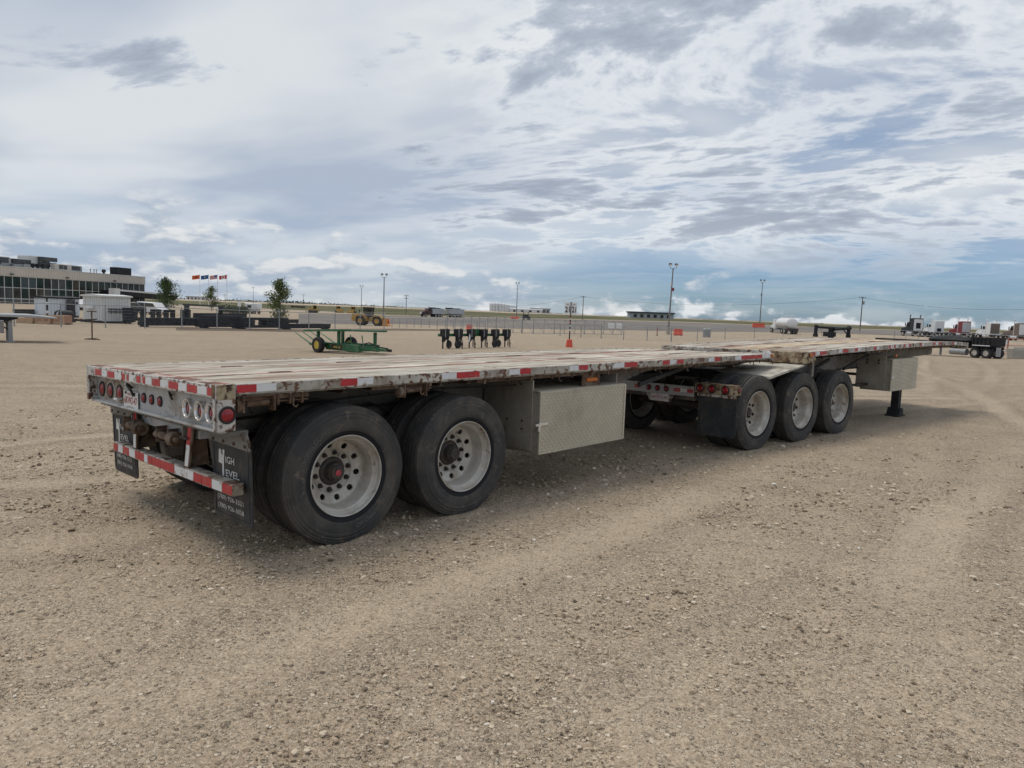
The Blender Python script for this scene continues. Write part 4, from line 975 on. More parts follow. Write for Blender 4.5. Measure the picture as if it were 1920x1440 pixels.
part('blank_board', MB().box(.25, 1.45, -.1, -.07, 1.0, 1.4), SIGNW, g)

# ---------------------------------------------------------------- light poles, power poles, flags
POLEM = mat('pole_grey', (.20, .19, .18), .7, .2, var=.15, scale=1)
def light_pole(label, u, y, vtop, lean=0.0, two=True, base=True):
    p = onray(u, 600, y); utop = u
    h = height_at(u, vtop, y)-p.z
    t = thing('light_pole', label, 'light pole', p, 0, 'yard light poles'); t.rotation_euler = (0, lean, 0)
    part('shaft', MB().tube((0, 0, 0), (0, 0, h-.6), .15, .085, n=12), POLEM, t)
    if base: part('concrete_base', MB().tube((0, 0, -.3), (0, 0, .9), .36, n=16), CONC, t)
    part('yoke', MB().path([(-.55, 0, h-.15), (-.5, 0, h-.5), (-.2, 0, h-.72), (0, 0, h-.75), (.2, 0, h-.72), (.5, 0, h-.5), (.55, 0, h-.15)], .04, 6), POLEM, t)
    for sx in (-.55, .55):
        f = part('floodlight', MB().obox((sx*.85, 0, h-.05), (.5, .42, .28), rot=(R(25), 0, 0)), BLK, t, bevel=.05)
        part('lens', MB().obox((sx*.85, -.23, h-.17), (.4, .03, .2), rot=(R(25), 0, 0)), SIGNW, f)
    return t, h
t, h = light_pole('tall leaning light pole with a red siren box near the red barrier', 1254, 112, 495, R(1.2))
part('siren_box', MB().box(-.02, .35, -.35, -.1, h*.62, h*.62+.5), CRED, t); part('camera_box', MB().box(-.3, -.1, -.3, -.1, h*.70, h*.70+.3), SIGNW, t)
t, h = light_pole('light pole with two floodlights beyond the water truck barrier', 1425, 190, 525); part('control_box', MB().box(-.3, 0, -.35, -.1, h*.66, h*.66+.7), POLEM, t)
light_pole('light pole in front of the white silos', 968, 240, 530)
light_pole('tall light pole standing behind the wheel loader', 719, 150, 514)
light_pole('thin light pole between the wheel loader and the bulldozers', 677, 270, 536)
light_pole('distant light pole right of the flagpoles', 475, 450, 539, base=False)
PWOOD = mat('pole_wood', (.13, .11, .09), .9, var=.2)
PP = []
def power_pole(label, u, y, vtop, v0=600, arms=1, trafo=False):
    p = onray(u, v0, y); h = height_at(u, vtop, y)-p.z
    t = thing('power_pole', label, 'power pole', p, 0, 'power poles')
    part('pole', MB().tube((0, 0, 0), (0, 0, h), .2, .13, n=8), PWOOD, t)
    for k in range(arms):
        z = h-.5-k*1.4; part('crossarm', MB().box(-1.2, 1.2, -.08, .08, z, z+.18), PWOOD, t)
        for x in (-1.1, -.4, .4, 1.1): part('insulator', MB().tube((x, 0, z+.18), (x, 0, z+.5), .07, n=6), GALV, t)
    if trafo: part('transformer', MB().tube((.35, -.2, h-2.6), (.35, -.2, h-1.5), .3, n=12), GALV, t)
    PP.append(p+Vector((0, 0, h-.3)))
power_pole('power pole between the lane sign and the low dark-roofed building', 1092, 310, 555)
power_pole('power pole with a transformer left of the highway trucks', 1614, 236, 556, trafo=True, arms=1)
power_pole('double-arm power pole left of the gravel truck', 761, 370, 553, arms=2)
power_pole('far power pole above the bulldozers', 569, 620, 552)
power_pole('far power pole among the flagpoles', 422, 620, 552)
def wire(name, label, a, b, sag, r=.03, n=14):
    pts = [a.lerp(b, k/n)-Vector((0, 0, sag*4*(k/n)*(1-k/n))) for k in range(n+1)]
    o = part(name, MB().path([p-a for p in pts], r, 4), BLK, None, loc=a); tag(o, label, 'wire', 'overhead wires')
wire('power_line', 'thin overhead wire between the two nearer power poles', PP[0], PP[1], 3)
wire('power_line', 'thin overhead wire running right from the transformer pole', PP[1], onray(2100, 640, 200)+Vector((0, 0, 11)), 3)
wire('power_line', 'thin overhead wire from the double-arm pole to the lane sign pole', PP[2], PP[0], 5)

def flagpole(u, label, draw):
    y = 220.0; p = onray(u, 572, y); h = height_at(u, 514.5, y)-p.z
    t = thing('flagpole', label, 'flagpole', p, 0, 'flagpoles by the office')
    part('mast', MB().tube((0, 0, 0), (0, 0, h), .10, .07, n=8), SIGNW, t); part('finial', MB().sphere((0, 0, h), .08), SIGNW, t)
    w, hh = 2.3, 1.2; z1 = h-.15
    wave = lambda a, b, dy=0: (-a*w, -.25*math.sin(a*7)*a-dy, z1-hh+b*hh-.35*a)
    def patch(name, a0, a1, b0, b1, mt, par, dy=0, n=14):
        v = []; f = []
        for k in range(n+1):
            a = a0+(a1-a0)*k/n; v += [wave(a, b0, dy), wave(a, b1, dy)]
        f = [(2*k, 2*k+2, 2*k+3, 2*k+1) for k in range(n)]
        return part(name, MB().add(v, f), mt, par, smooth=60)
    draw(t, patch, wave)
FR, FW, FB, FO = mat('flag_red', (.45, .03, .04), .8), mat('flag_white', (.66, .66, .66), .8), mat('flag_blue', (.02, .10, .27), .8), mat('flag_orange', (.58, .10, .02), .8)
def f_orange(t, P, Wv):
    f = P('flag', 0, 1, 0, 1, FO, t); mb = MB()
    text_fit(mb, 'rb', .62, .28, .22, .80, lambda a, b: Wv(a, b, .03), .02); part('flag_logo', mb, BLK, f, smooth=0)
def f_blue(t, P, Wv):
    f = P('flag', 0, 1, 0, 1, FB, t); P('flag_shield', .42, .58, .3, .72, mat('flag_gold', (.45, .36, .12), .8), f, .03, 3)
def f_stripes(t, P, Wv):
    f = P('flag', 0, 1, 0, 1, FW, t)
    for k in range(7): P('flag_stripe', 0, 1, k*2/13, (k*2+1)/13, FR, f, .02)
    P('flag_canton', 0, .4, 6/13, 1, FB, f, .035, 6)
def f_leaf(t, P, Wv):
    f = P('flag', 0, 1, 0, 1, FW, t); P('flag_stripe', 0, .26, 0, 1, FR, f, .02, 5); P('flag_stripe', .74, 1, 0, 1, FR, f, .02, 5)
    L = [(.5, .9), (.54, .74), (.60, .80), (.585, .62), (.66, .66), (.68, .56), (.60, .40), (.60, .34), (.51, .36), (.51, .14), (.49, .14), (.49, .36), (.40, .34), (.40, .40), (.32, .56), (.34, .66), (.415, .62), (.40, .80), (.46, .74)]
    part('flag_leaf', MB().add([Wv(a, b, .03) for a, b in L], [tuple(range(len(L)))]), FR, f, smooth=0)
flagpole(375, 'flagpole flying an orange flag with a dark rb emblem', f_orange)
flagpole(391.5, 'flagpole flying a plain blue flag with a small crest', f_blue)
flagpole(408, 'flagpole flying a flag of red and white stripes with blue canton', f_stripes)
flagpole(425.5, 'flagpole flying a red and white flag with maple leaf', f_leaf)

# ---------------------------------------------------------------- office building
def office():
    A, B = flat(2, 568, .94), flat(272, 577, 1.14)
    A = Vector(A); B = Vector(B); d = (B-A); d.z = 0; Ld = d.length; d.normalize()
    ext = 22.0; O = A-d*ext; L = Ld+ext
    z0 = min(float(tz(O.x, O.y)), float(tz(B.x, B.y)))-.3
    t = thing('office_building', 'long two-storey office with beige fascia and dark glass front', 'building', (O.x, O.y, z0), math.atan2(d.y, d.x))
    Hb = height_at(2, 498.3, A.y)-z0; Hr = height_at(273, 519.5, B.y)-z0; Hb = (Hb+Hr)/2
    D = 22.0
    part('wall', MB().box(0, L, .35, D, 0, Hb-.15), CLAD, t)
    part('roof', MB().box(-.1, L+.1, .2, D+.1, Hb-.149, Hb-.02), GALV, t)
    fb = Hb-1.65
    nrib = int(L/.55)
    fa = part('fascia', MB().box(-.05, L+.05, -.12, .34, fb, Hb-.06), CLAD, t)
    rb = MB()
    for k in range(nrib): rb.box(k*.55, k*.55+.16, -.165, -.121, fb+.02, Hb-.1)
    part('cladding_ribs', rb, CLAD, fa); part('roof_edge', MB().box(-.1, L+.1, -.2, .36, Hb-.059, Hb+.06), OFFW, fa)
    for x in (L-9, L-21, L-33, L-45): part('wall_lamp', MB().box(x-.35, x+.35, -.35, -.17, fb+.25, fb+.42), BLK, fa)
    cols = int(L/1.62); cw = L/cols; rows = [.25, fb-4.05, fb-2.05, fb-.05]
    fr = MB()
    for c in range(cols+1): fr.box(c*cw-.05, c*cw+.05, .05, .2, .1, fb)
    for z in rows: fr.box(0, L, .06, .19, z-.05, z+.05)
    part('mullions', fr, OFFW, t)
    PANES = [GLASSD, mat('green_reflection_glass', (.012, .026, .018), .05, var=.9, scale=.5, spec=.25), mat('brown_reflection_glass', (.050, .040, .028), .06, var=.9, scale=.4, spec=.25), mat('grey_reflection_glass', (.060, .062, .058), .08, var=.7, scale=.3, spec=.3), mat('clear_dark_glass', (.02, .03, .035), .03, var=.6, scale=.3, spec=.7)]  # pane tones colour in reflections of trees, vehicles and sky
    for c in range(cols):
        if c*cw+cw < L-Ld-6: continue
        for r_ in range(3):
            a = random.uniform(-.004, .004)
            part('glass_pane', MB().add([(c*cw+.05, .12+a, rows[r_]+.05), ((c+1)*cw-.05, .12-a, rows[r_]+.05), ((c+1)*cw-.05, .13-a, rows[r_+1]-.05), (c*cw+.05, .13+a, rows[r_+1]-.05)], [(0, 1, 2, 3)]), random.choices(PANES, [3, 3, 2, 2, 1])[0], t, smooth=0)
    # entrance canopy
    cx = L-13
    part('canopy', MB().prism([(cx, fb-1.7), (L+5, fb-2.2), (L+3.5, fb-3.3), (cx, fb-2.9)], lambda a, b, q: (a, q, b), -5.0, -.3), BLK, t)
    part('canopy_edge', MB().beam((cx-.1, -5.1, fb-1.65), (L+5, -5.1, fb-2.15), .15, .34), OFFW, t)
    part('canopy_column', MB().box(cx-1.6, cx-.11, -5.2, -3.8, 0, fb-1.3), OFFW, t)
    part('canopy_column', MB().box(L+1.2, L+1.7, -4.9, -4.4, 0, fb-3.6), OFFW, t)
    def W(x, y, z): v = Matrix.Rotation(t.rotation_euler.z, 3, 'Z')@Vector((x, y, z)); return v+t.location
    def onroof(name, label, x, y, boxes, group=None):
        o = thing(name, label, 'roof unit', W(x, y, Hb-.02), t.rotation_euler.z, group)
        for nm, mt, b in boxes: part(nm, MB().box(*b), mt, o, bevel=.03)
    x0 = L-Ld
    px = Ld/270.0
    U = lambda u: x0+(u-2)*px
    LOUV = mat('roof_unit_louvre', (.06, .065, .07), .6, var=.3, scale=1)
    onroof('rooftop_unit', 'grey rooftop cooling unit with brown stained louvres', U(33), 4, [('casing', GALV, (-1.6, 1.6, 0, 2.4, .3, 1.9)), ('louvre', LOUV, (-1.3, 1.3, -.03, -.005, .8, 1.75)), ('skid', BLK, (-1.7, 1.7, .2, 2.2, 0, .3))], 'rooftop units')
    onroof('rooftop_unit', 'white rooftop unit with dark sloping hood, left of centre', U(58), 4.5, [('casing', OFFW, (-2.2, 1.7, 0, 2.4, .2, 1.8)), ('hood', LOUV, (-1.0, 2.6, -.7, -.02, .9, 1.7)), ('duct', GALV, (-1.5, .5, -1.1, -.1, .2, .7))], 'rooftop units')
    onroof('rooftop_unit', 'largest white rooftop unit with two black hoods', U(100), 4.5, [('casing', OFFW, (-2.6, 2.0, 0, 2.8, .2, 2.6)), ('hood', LOUV, (-.8, 3.0, -.8, -.02, 1.75, 2.55)), ('lower_hood', LOUV, (-.8, 3.0, -.6, -.02, .7, 1.55))], 'rooftop units')
    onroof('rooftop_unit', 'small pale rooftop condenser beside the largest unit', U(115), 2.2, [('casing', CLAD, (-1.0, 1.0, 0, 1.2, .2, 1.35)), ('louvre', LOUV, (-.1, .9, -.03, -.005, .4, 1.2)), ('skid', BLK, (-1, 1, .1, 1.1, 0, .2))], 'rooftop units')
    onroof('rooftop_unit', 'low beige rooftop condenser with dark grille', U(132), 3, [('casing', CLAD, (-1.5, 1.5, 0, 1.5, .2, 1.4)), ('louvre', LOUV, (-.8, .4, -.03, -.005, .4, 1.2)), ('skid', BLK, (-1.4, 1.4, .1, 1.4, 0, .2))], 'rooftop units')
    onroof('rooftop_unit', 'low grey rooftop condenser furthest towards the roof screen', U(152), 3.2, [('casing', GALV, (-1.7, 1.7, 0, 1.5, .2, 1.35)), ('louvre', LOUV, (-1.5, 1.2, -.03, -.005, .45, 1.2)), ('skid', BLK, (-1.6, 1.6, .1, 1.4, 0, .2))], 'rooftop units')
    for u, lb in ((4, 'black roof vent left of the stained cooling unit, the outer one'), (17, 'black roof vent just left of the stained cooling unit'), (71, 'black roof vent in front of the white unit with sloping hood'), (79, 'black roof vent midway between the two hooded white units'), (88, 'black roof vent at the foot of the largest white unit'), (203, 'lone black roof vent between the thin pipes and the roof screen'), (221, 'black roof vent right beside the boxed roof screen')):
        o = thing('roof_vent', lb, 'roof vent', W(U(u), 2.5, Hb-.02), t.rotation_euler.z, 'black roof vents')
        part('neck', MB().tube((0, 0, 0), (0, 0, .6), .22, n=10), BLK, o); part('cowl', MB().tube((0, 0, .45), (0, 0, 1.05), .42, .36, n=12), BLK, o)
    for u, lb in ((176, 'thin grey vent pipe nearest the grey condenser'), (183, 'thin grey vent pipe in the middle of three'), (188, 'thin grey vent pipe nearest the lone black vent')):
        o = thing('roof_pipe', lb, 'pipe', W(U(u), 2.5, Hb-.02), 0, 'grey vent pipes')
        part('stack', MB().tube((0, 0, 0), (0, 0, .8), .08, n=8), GALV, o); part('cap', MB().tube((0, 0, .8), (0, 0, .95), .16, n=8), GALV, o)
    o = thing('roof_screen', 'black boxed screen at the right end of the office roof', 'screen', W(U(243), 2.0, Hb-.02), t.rotation_euler.z)
    part('panel', MB().box(-2.1, 2.1, 0, 1.8, .1, 1.75), BLK, o); part('skid', MB().box(-2.0, 2.0, .2, 1.6, 0, .0995), GALV, o)
office()

# ---------------------------------------------------------------- sheds, crates, pipes, steel stacks
def shed(label, uA, uB, uC, vA, vB, vC, vtop, mt, roof, extra):
    B = hit(uB, vB); yA, yC = None, None
    L, Wd, rz = uC, uA, vC
    h = height_at(uB, vtop, B.y)-B.z
    t = thing('site_shed', label, 'shed', B, rz)
    part('skid', MB().box(.05, L-.05, .05, .25, 0, .18).box(.05, L-.05, Wd-.25, Wd-.05, 0, .18), BLK, t)
    part('wall', MB().box(0, L, 0, Wd, .18, h-.12), mt, t)
    rb = MB()
    for x in np.arange(.2, L-.1, .3): rb.box(x, x+.02, -.012, -.0005, .2, h-.14)
    for y in np.arange(.2, Wd-.1, .3): rb.box(-.012, -.0005, y, y+.02, .2, h-.14)
    part('panel_seams', rb, GALV, t)
    part('roof', MB().prism([(-.15, h-.12), (Wd+.15, h-.12), (Wd+.15, h+.02), (Wd/2, h+.14), (-.15, h+.02)], lambda a, b, q: (q, a, b), -.15, L+.15), roof, t)
    extra(t, L, Wd, h); return t
def e1(t, L, Wd, h):
    for x in (L*.68, L*.80, L*.92): part('vent_window', MB().box(x-.13, x+.13, -.04, -.013, h-.75, h-.42), BLK, t)
    part('door', MB().box(.1, .12, .01, .02, .2, h-.2).box(-.03, -.013, .2, Wd*.8, .25, h-.3), BLUEW, t)
    part('corner_trim', MB().box(-.02, .18, -.03, -.0135, .2, h-.14), BLK, t)
    for z in (.4, h*.62): part('corner_bracket', MB().box(-.1, .3, -.06, -.031, z, z+.3), SIGNW, t)
def e2(t, L, Wd, h):
    for z in (h*.50, h*.40):
        part('hook_rail', MB().box(L*.22, L*.98, -.08, -.013, z, z+.1), BLK, t)
        for x in np.linspace(L*.3, L*.9, 5): part('hook', MB().path([(x, -.06, z), (x, -.10, z-.12), (x, -.2, z-.12), (x, -.2, z-.04)], .02, 5), BLK, t)
    part('air_outlet', MB().box(-.3, -.013, Wd*.35, Wd*.7, h*.52, h*.62), SIGNW, t)
shed('pale blue metal shed with three small vents, behind the fence', 2.4, 87, 3.5, 592, 594.5, R(60), 557, BLUEW, BLK, e1)
shed('larger off-white metal shed with two rails of hooks', 2.4, 190, 3.3, 603, 606, R(69), 554, OFFW, OFFW, e2)
def crate(label, u, v, L, D, h, rz, mt):
    p = hit(u, v); t = thing('wooden_crate', label, 'crate', p, rz, 'crates by the fence')
    part('pallet', MB().box(0, L, 0, .1, 0, .1).box(0, L, D-.1, D, 0, .1).box(0, L, 0, D, .1, .13), WOODN, t)
    part('panel', MB().box(.03, L-.03, .03, D-.03, .13, h), mt, t)
    for x in (0, L/2-.05, L-.1): part('slat', MB().box(x, x+.1, .005, .0295, .131, h+.01), WOODN, t)
    for z in (.132, h-.09): part('batten', MB().box(.1, L-.1, .012, .029, z, z+.09), WOODN, t)
crate('low pale crate at the end of the row, nearest the grey trailer', 30, 605.5, 1.3, 1.1, .45, 0.05, WOODN)
crate('low brown crate second in the row', 47, 606, 1.0, 1.1, .6, 0.05, OSB)
crate('red-brown plywood crate in the middle of the row', 66, 607, 1.2, 1.1, .72, 0.05, OSB)
crate('wide red-brown plywood crate with three pale slats', 84, 607.5, 1.6, 1.1, .75, 0.05, OSB)
crate('red-brown plywood crate next to the coiled pipe', 106, 608, .75, 1.1, .78, 0.05, OSB)
for u, v, a, lb in ((112, 598, .5, 'black ribbed pipe coil lying tilted before the blue shed'), (124, 599, -.4, 'black ribbed pipe coil leaning on its neighbour')):
    p = hit(u, v); t = thing('ribbed_pipe', lb, 'pipe', p, a, 'ribbed pipe coils')
    part('pipe', MB().lathe([(.42, -.55)]+[(.42+.05*(k % 2), -.55+k*.08) for k in range(14)]+[(.42, .57), (.34, .57), (.34, -.55)], (0, 0, .46), 'Y', 20, closed=True), BLK, t)
p = hit(143, 605.5); t = thing('scrap_heap', 'heap of dark scrap bars and hoses beside the off-white shed', 'scrap', p)
for k in range(14):
    x, y = random.uniform(-1.3, 1.3), random.uniform(-.4, .5); a = random.uniform(-.5, .5)
    part('bar', MB().beam((x-.7, y, random.uniform(.05, .3)), (x+.7, y+a, random.uniform(.1, .65)), .12, .1), BLK, t)
def steel_stack(label, u0, u1, vb, vt, depth=1.2, holes=False, layers=None):
    if u1-u0 < 45: depth = .3
    A = hit(u0, vb); B = hit(u1, vb+(u1-u0)*.012); d = B-A; L = Vector((d.x, d.y)).length; rz = math.atan2(d.y, d.x)
    h = max(.25, height_at((u0+u1)/2, vt, (A.y+B.y)/2)-A.z)
    t = thing('steel_panel_stack', label, 'steel stack', A, rz, 'stacks of black steel panels')
    n = layers or max(2, int(h/.28)); lh = (h-.12)/n
    for x in np.linspace(.15, L-.35, max(2, int(L/2.2))): part('skid', MB().box(x, x+.18, .05, depth-.05, 0, .12), BLK, t)
    for k in range(n):
        j = random.uniform(-.04, .04)
        if holes and k not in (0, n-1):
            xs = np.linspace(0, L, max(3, int(L/1.3))+1)
            for q, (a, b) in enumerate(zip(xs[:-1], xs[1:])):
                if q % 3 != 1: part('panel', MB().box(a+j, b+j-.03, 0, depth, .12+k*lh+.015, .12+(k+1)*lh), STEELK, t)
        else: part('panel', MB().box(j, L+j, 0, depth, .12+k*lh+.015, .12+(k+1)*lh), STEELK, t)
    return t
for a in (('long low stack of black steel panels below the off-white shed', 273, 386, 613.5, 596.5), ('taller middle stack of black steel panels, solid front', 387, 455, 616.2, 592.5),
          ('stack of black steel panels with open gaps', 457, 541, 617.5, 596), ('lowest stack of black steel panels at the end of the row', 542, 620, 618.2, 607.5),
          ('narrow black steel stack behind the lowest stack', 541, 560, 607.5, 598.8), ('black steel rack standing against the off-white shed', 234, 250, 607.5, 577),
          ('black rack of slats left of the pale blue shed', 29, 71, 592, 580), ('upright black slatted rack behind the dark pickup', 251, 275, 604, 579),
          ('second upright black slatted rack behind the long low stack', 286, 303, 603, 580), ('third upright black slatted rack behind the long low stack', 311, 329, 603, 581),
          ('fourth upright black slatted rack beside the portal frame', 342, 358, 604, 581), ('black bundle lying behind the middle stack', 377, 463, 601, 587.5), ('black rack at the end of the pale blue shed', 130, 142, 596, 562)):
    steel_stack(a[0], *a[1:], holes=('gaps' in a[0] or 'slat' in a[0]))
A, B = hit(349, 604), hit(413, 605); hh = height_at(380, 571, A.y)-A.z; d = B-A
t = thing('portal_frame', 'black steel portal frame lying among the stacks', 'steel frame', A)
for q in (0, 1): part('post', MB().box(d.x*q-.25, d.x*q+.25, d.y*q, d.y*q+.4, 0, hh-.2), STEELK, t)
part('lintel', MB().beam((-.3, .2, hh-.1), (d.x+.3, d.y+.2, hh-.2), .5, .22), STEELK, t)
part('sill', MB().beam((.25, .2, .5), (d.x-.25, d.y+.2, .5), .2, .15), STEELK, t)

# ---------------------------------------------------------------- trees and shrubs
LEAF = mat('birch_leaf', (.115, .145, .055), .75, var=.35, scale=.8, island=.45, spec=.25)
LEAF2 = mat('dark_leaf', (.070, .10, .042), .75, var=.35, scale=.8, island=.4, spec=.25)
BARK = mat('bark', (.17, .15, .13), .9, var=.3, scale=6)
def leaves(mb, pts, size, rng):
    n = len(pts); a = rng.normal(size=(n, 3)); a /= np.linalg.norm(a, axis=1)[:, None]; b = np.cross(a, rng.normal(size=(n, 3))); b /= np.linalg.norm(b, axis=1)[:, None]
    s = size*rng.uniform(.6, 1.3, n)[:, None]
    q = np.stack([pts-a*s, pts+b*s*.55, pts+a*s, pts-b*s*.55], 1).reshape(-1, 3)
    mb.add(q.tolist(), [(4*i, 4*i+1, 4*i+2, 4*i+3) for i in range(n)])
def tree(label, u, vb, y, vtop, w, seed, n=2600, leaf=LEAF, low=.12):
    rng = np.random.default_rng(seed); p = onray(u, vb, y); h = height_at(u, vtop, y)-p.z
    t = thing('tree', label, 'tree', p, 0, 'young trees behind the stacks')
    mb = MB().path([(0, 0, 0), (.05, 0, h*.35), (-.04, .05, h*.7), (0, 0, h*.95)], [.11, .085, .05, .015], 8)
    tips = []
    for k in range(34):
        z = h*rng.uniform(low, .9); a = rng.uniform(0, 6.28); fr = (z/h-low)/(1-low)
        rad = w*.56*(1-fr**1.9)*rng.uniform(.55, 1.1)*(.65+.35*min(1, fr*4)); e = Vector((rad*math.cos(a), rad*math.sin(a), z+rad*rng.uniform(.35, .9)))
        mb.path([(0, 0, z), tuple(Vector((0, 0, z)).lerp(e, .5)+Vector((0, 0, .05))), tuple(e)], [.03, .018, .006], 5); tips.append((Vector((0, 0, z)), e))
    part('trunk', mb, BARK, t)
    P = []
    for (a, e) in tips:
        for k in range(n//30):
            f = rng.uniform(.25, 1.1); c = a.lerp(e, f); P.append(np.array(c)+rng.normal(size=3)*w*.075)
    for k in range(n//8): P.append(np.array([rng.normal()*w*.07, rng.normal()*w*.07, h*rng.uniform(.5, 1.0)]))
    lm = MB(); leaves(lm, np.array(P), .13, rng); part('crown', lm, leaf, t, smooth=0)
tree('full dark green tree at the corner of the office canopy', 312, 580, 118, 523, 4.4, 1, 3400, LEAF2, .08)
tree('small pale green tree standing among the flagpoles', 397, 574, 175, 537, 3.6, 2, 2000)
tree('open-crowned green tree rising behind the steel stacks', 525, 596, 100, 523, 3.7, 3, 3000, LEAF, .10)
def shrub(label, u, vb, y, w, h, seed, leaf=LEAF2):
    rng = np.random.default_rng(seed); p = onray(u, vb, y); t = thing('shrub', label, 'shrub', p, 0, 'dark hedge shrubs')
    P = rng.normal(size=(700, 3))*np.array([w*.28, w*.2, h*.26])+np.array([0, 0, h*.5]); P[:, 2] = np.clip(P[:, 2], .03, None)
    lm = MB(); leaves(lm, P, .16, rng); part('foliage', lm, leaf, t, smooth=0); part('stem', MB().tube((0, 0, 0), (0, 0, h*.6), .05), BARK, t)
for k, (u, lb) in enumerate(((425, 'dark green hedge shrub at the foot of the maple leaf flagpole'), (436, 'dark green hedge shrub, second along from the flagpoles'), (447, 'dark green hedge shrub, third along from the flagpoles'), (458, 'dark green hedge shrub right beside the white camper'))): shrub(lb, u, 579, 160, 2.2, 1.6, 20+k)
far = MB(); rng = np.random.default_rng(5)
for k in range(1500):
    az = rng.uniform(-.62, .62); y = rng.uniform(950, 1500); x = y*math.tan(az); s = rng.uniform(.5, 1.7)*(1.25 if az < -.1 else .5)*(.5+abs(vnoise(np.array(az*30.), np.array(3.)).item())*1.5)
    z = float(tz(x, y)); P = rng.normal(size=(12, 3))*np.array([s*2.6, s, s*.35])+np.array([x, y, z+s*.4]); leaves(far, P, s*.45, rng)
o = part('far_bushes', far, mat('far_foliage', (.075, .095, .075), .9, var=.3, scale=.01), None, smooth=0); tag(o, 'dark line of far bushes along the skyline', None, None, 'stuff')
# ================================================================ machines and vehicles
def heading(p, q): return math.atan2(q.y-p.y, q.x-p.x)

def bale_machine():
    n0 = hit(597, 661); a = R(-38); ca, sa = math.cos(a), math.sin(a)
    o = n0+Vector((-sa*1.0, ca*1.0, 0)); o.z = float(tz(o.x, o.y))
    t = thing('bale_carrier', 'green two-wheeled bale carrier with rear tines and yellow rims', 'implement', o, a)
    part('axle', MB().box(-.08, .08, -.95, .95, .32, .46), GREEN, t)
    wheelset(t, 0, (-1.0, 1.0), .38, .26, YEL)
    for y in (-.55, .55): part('frame_beam', MB().box(.05, 2.6, y-.08, y+.08, .16, .50), GREEN, t, bevel=.01)
    part('cross_beam', MB().box(2.5, 2.65, -.6, .6, .2, .42).box(1.2, 1.32, -.6, .6, .2, .42), GREEN, t)
    part('tongue', MB().beam((2.6, -.45, .3), (3.9, 0, .32), .12, .12).beam((2.6, .45, .3), (3.9, 0, .32), .12, .12), GREEN, t)
    part('hitch', MB().box(3.8, 4.1, -.06, .06, .26, .38), BLK, t); part('hose', MB().path([(2.3, -.3, .5), (2.8, -.2, .62), (3.4, -.1, .45), (3.9, 0, .4)], .03, 6), BLK, t)
    part('rear_plate', MB().prism([(-.35, .22), (-.35, .34), (-1.05, .42), (-1.05, .34)], lambda x, z, q: (x, q, z), -.8, .8), GREEN, t)
    for y in (-.75, -.25, .25, .75): part('tine', MB().tube((-.95, y, .38), (-2.35, y, .92), .045, .022, n=7), GREEN, t)
    for x, y in ((-.35, -.75), (1.05, -.6), (-.35, .75), (2.35, .55)): part('upright', MB().box(x-.06, x+.06, y-.06, y+.06, .3, 1.08), GREEN, t)
    part('upper_shelf', MB().prism([(-1.15, .99), (1.55, 1.10), (1.55, 1.20), (-1.15, 1.08)], lambda x, z, q: (x, q, z), -1.05, -.30), GREEN, t)
    part('upper_shelf', MB().prism([(-.5, 1.04), (2.7, 1.12), (2.7, 1.20), (-.5, 1.12)], lambda x, z, q: (x, q, z), .25, 1.0), GREEN, t)
    for x in (1.9, 2.75): part('stop_bar', MB().tube((x, -.5, .44), (x-.12, -.5, .95), .028, n=6), GREEN, t)
    p = part('maker_plate', MB().box(.55, 1.35, -.64, -.625, .2, .46), mat('dark_decal', (.05, .035, .02), .6), t)
    part('plate_stripe', MB().box(.68, 1.22, -.6435, -.6405, .27, .36), mat('decal_gold', (.40, .30, .10), .6), p)
bale_machine()

def cultivator():
    A, B = hit(832, 654), hit(952, 651.5); rz = heading(A, B); L = Vector((B.x-A.x, B.y-A.y)).length
    t = thing('row_cultivator', 'six-row cultivator with black row units on a green toolbar', 'implement', A, rz)
    part('toolbar', MB().box(-.1, L+.35, .25, .42, .72, .89), GREEN, t, bevel=.01)
    part('toolbar_end', MB().box(L+.1, L+.42, .15, .25, .68, .86), GREEN, t)
    part('mast', MB().prism([(L*.42, .89), (L*.60, .89), (L*.55, 1.18), (L*.47, 1.18)], lambda x, z, q: (x, q, z), .2, .4), GREEN, t)
    part('hydraulic_hose', MB().path([(L*.40, .2, 1.0), (L*.375, .0, 1.02), (L*.37, -.05, .8), (L*.36, -.05, .45), (L*.35, 0, .4)], .045, 8), SIGNW, t)
    for k in range(6):
        x = .12+k*(L-.24)/5
        u = part('row_unit', MB().box(x-.24, x+.24, -.14, .24, .72, 1.18).prism([(x-.24, .74), (x+.30, .74), (x+.28, .58), (x+.05, .55), (x-.12, .40), (x-.22, .40)], lambda a, b, q: (a, q, b), -.06, .10), BLK, t, bevel=.02)
        part('shank', MB().box(x-.23, x-.17, -.02, .04, 0, .42), BLK, u)
        part('coulter_arm', MB().path([(x+.15, 0, .62), (x+.30, 0, .5), (x+.34, 0, .25)], .035, 6).tube((x+.34, -.02, .25), (x+.34, .02, .25), .07 if k not in (0, 4) else .24, n=16), BLK, u)
        part('sweep', MB().prism([(x+.30, 0), (x+.38, 0), (x+.36, .3), (x+.32, .3)], lambda a, b, q: (a, q, b), -.03, .03), RUSTY, u)
        part('spring_tube', MB().tube((x-.16, -.14, .70), (x-.16, -.14, 1.14), .03, n=8), GALV, u)
        part('standard', MB().box(x+.40, x+.45, .2, .25, .05, 1.2), BLK, u)
    for k in (1, 4):
        x = .12+k*(L-.24)/5
        g = part('gauge_wheel', MB().lathe([(.10, -.08), (.24, -.08), (.26, -.04), (.26, .04), (.24, .08), (.10, .08)], (x-.05, .0, .26), 'Y', 18, closed=True), TYREF, t)
        part('wheel_hub', MB().tube((x-.05, -.07, .26), (x-.05, .07, .26), .1, n=12), BLK, g)
cultivator()

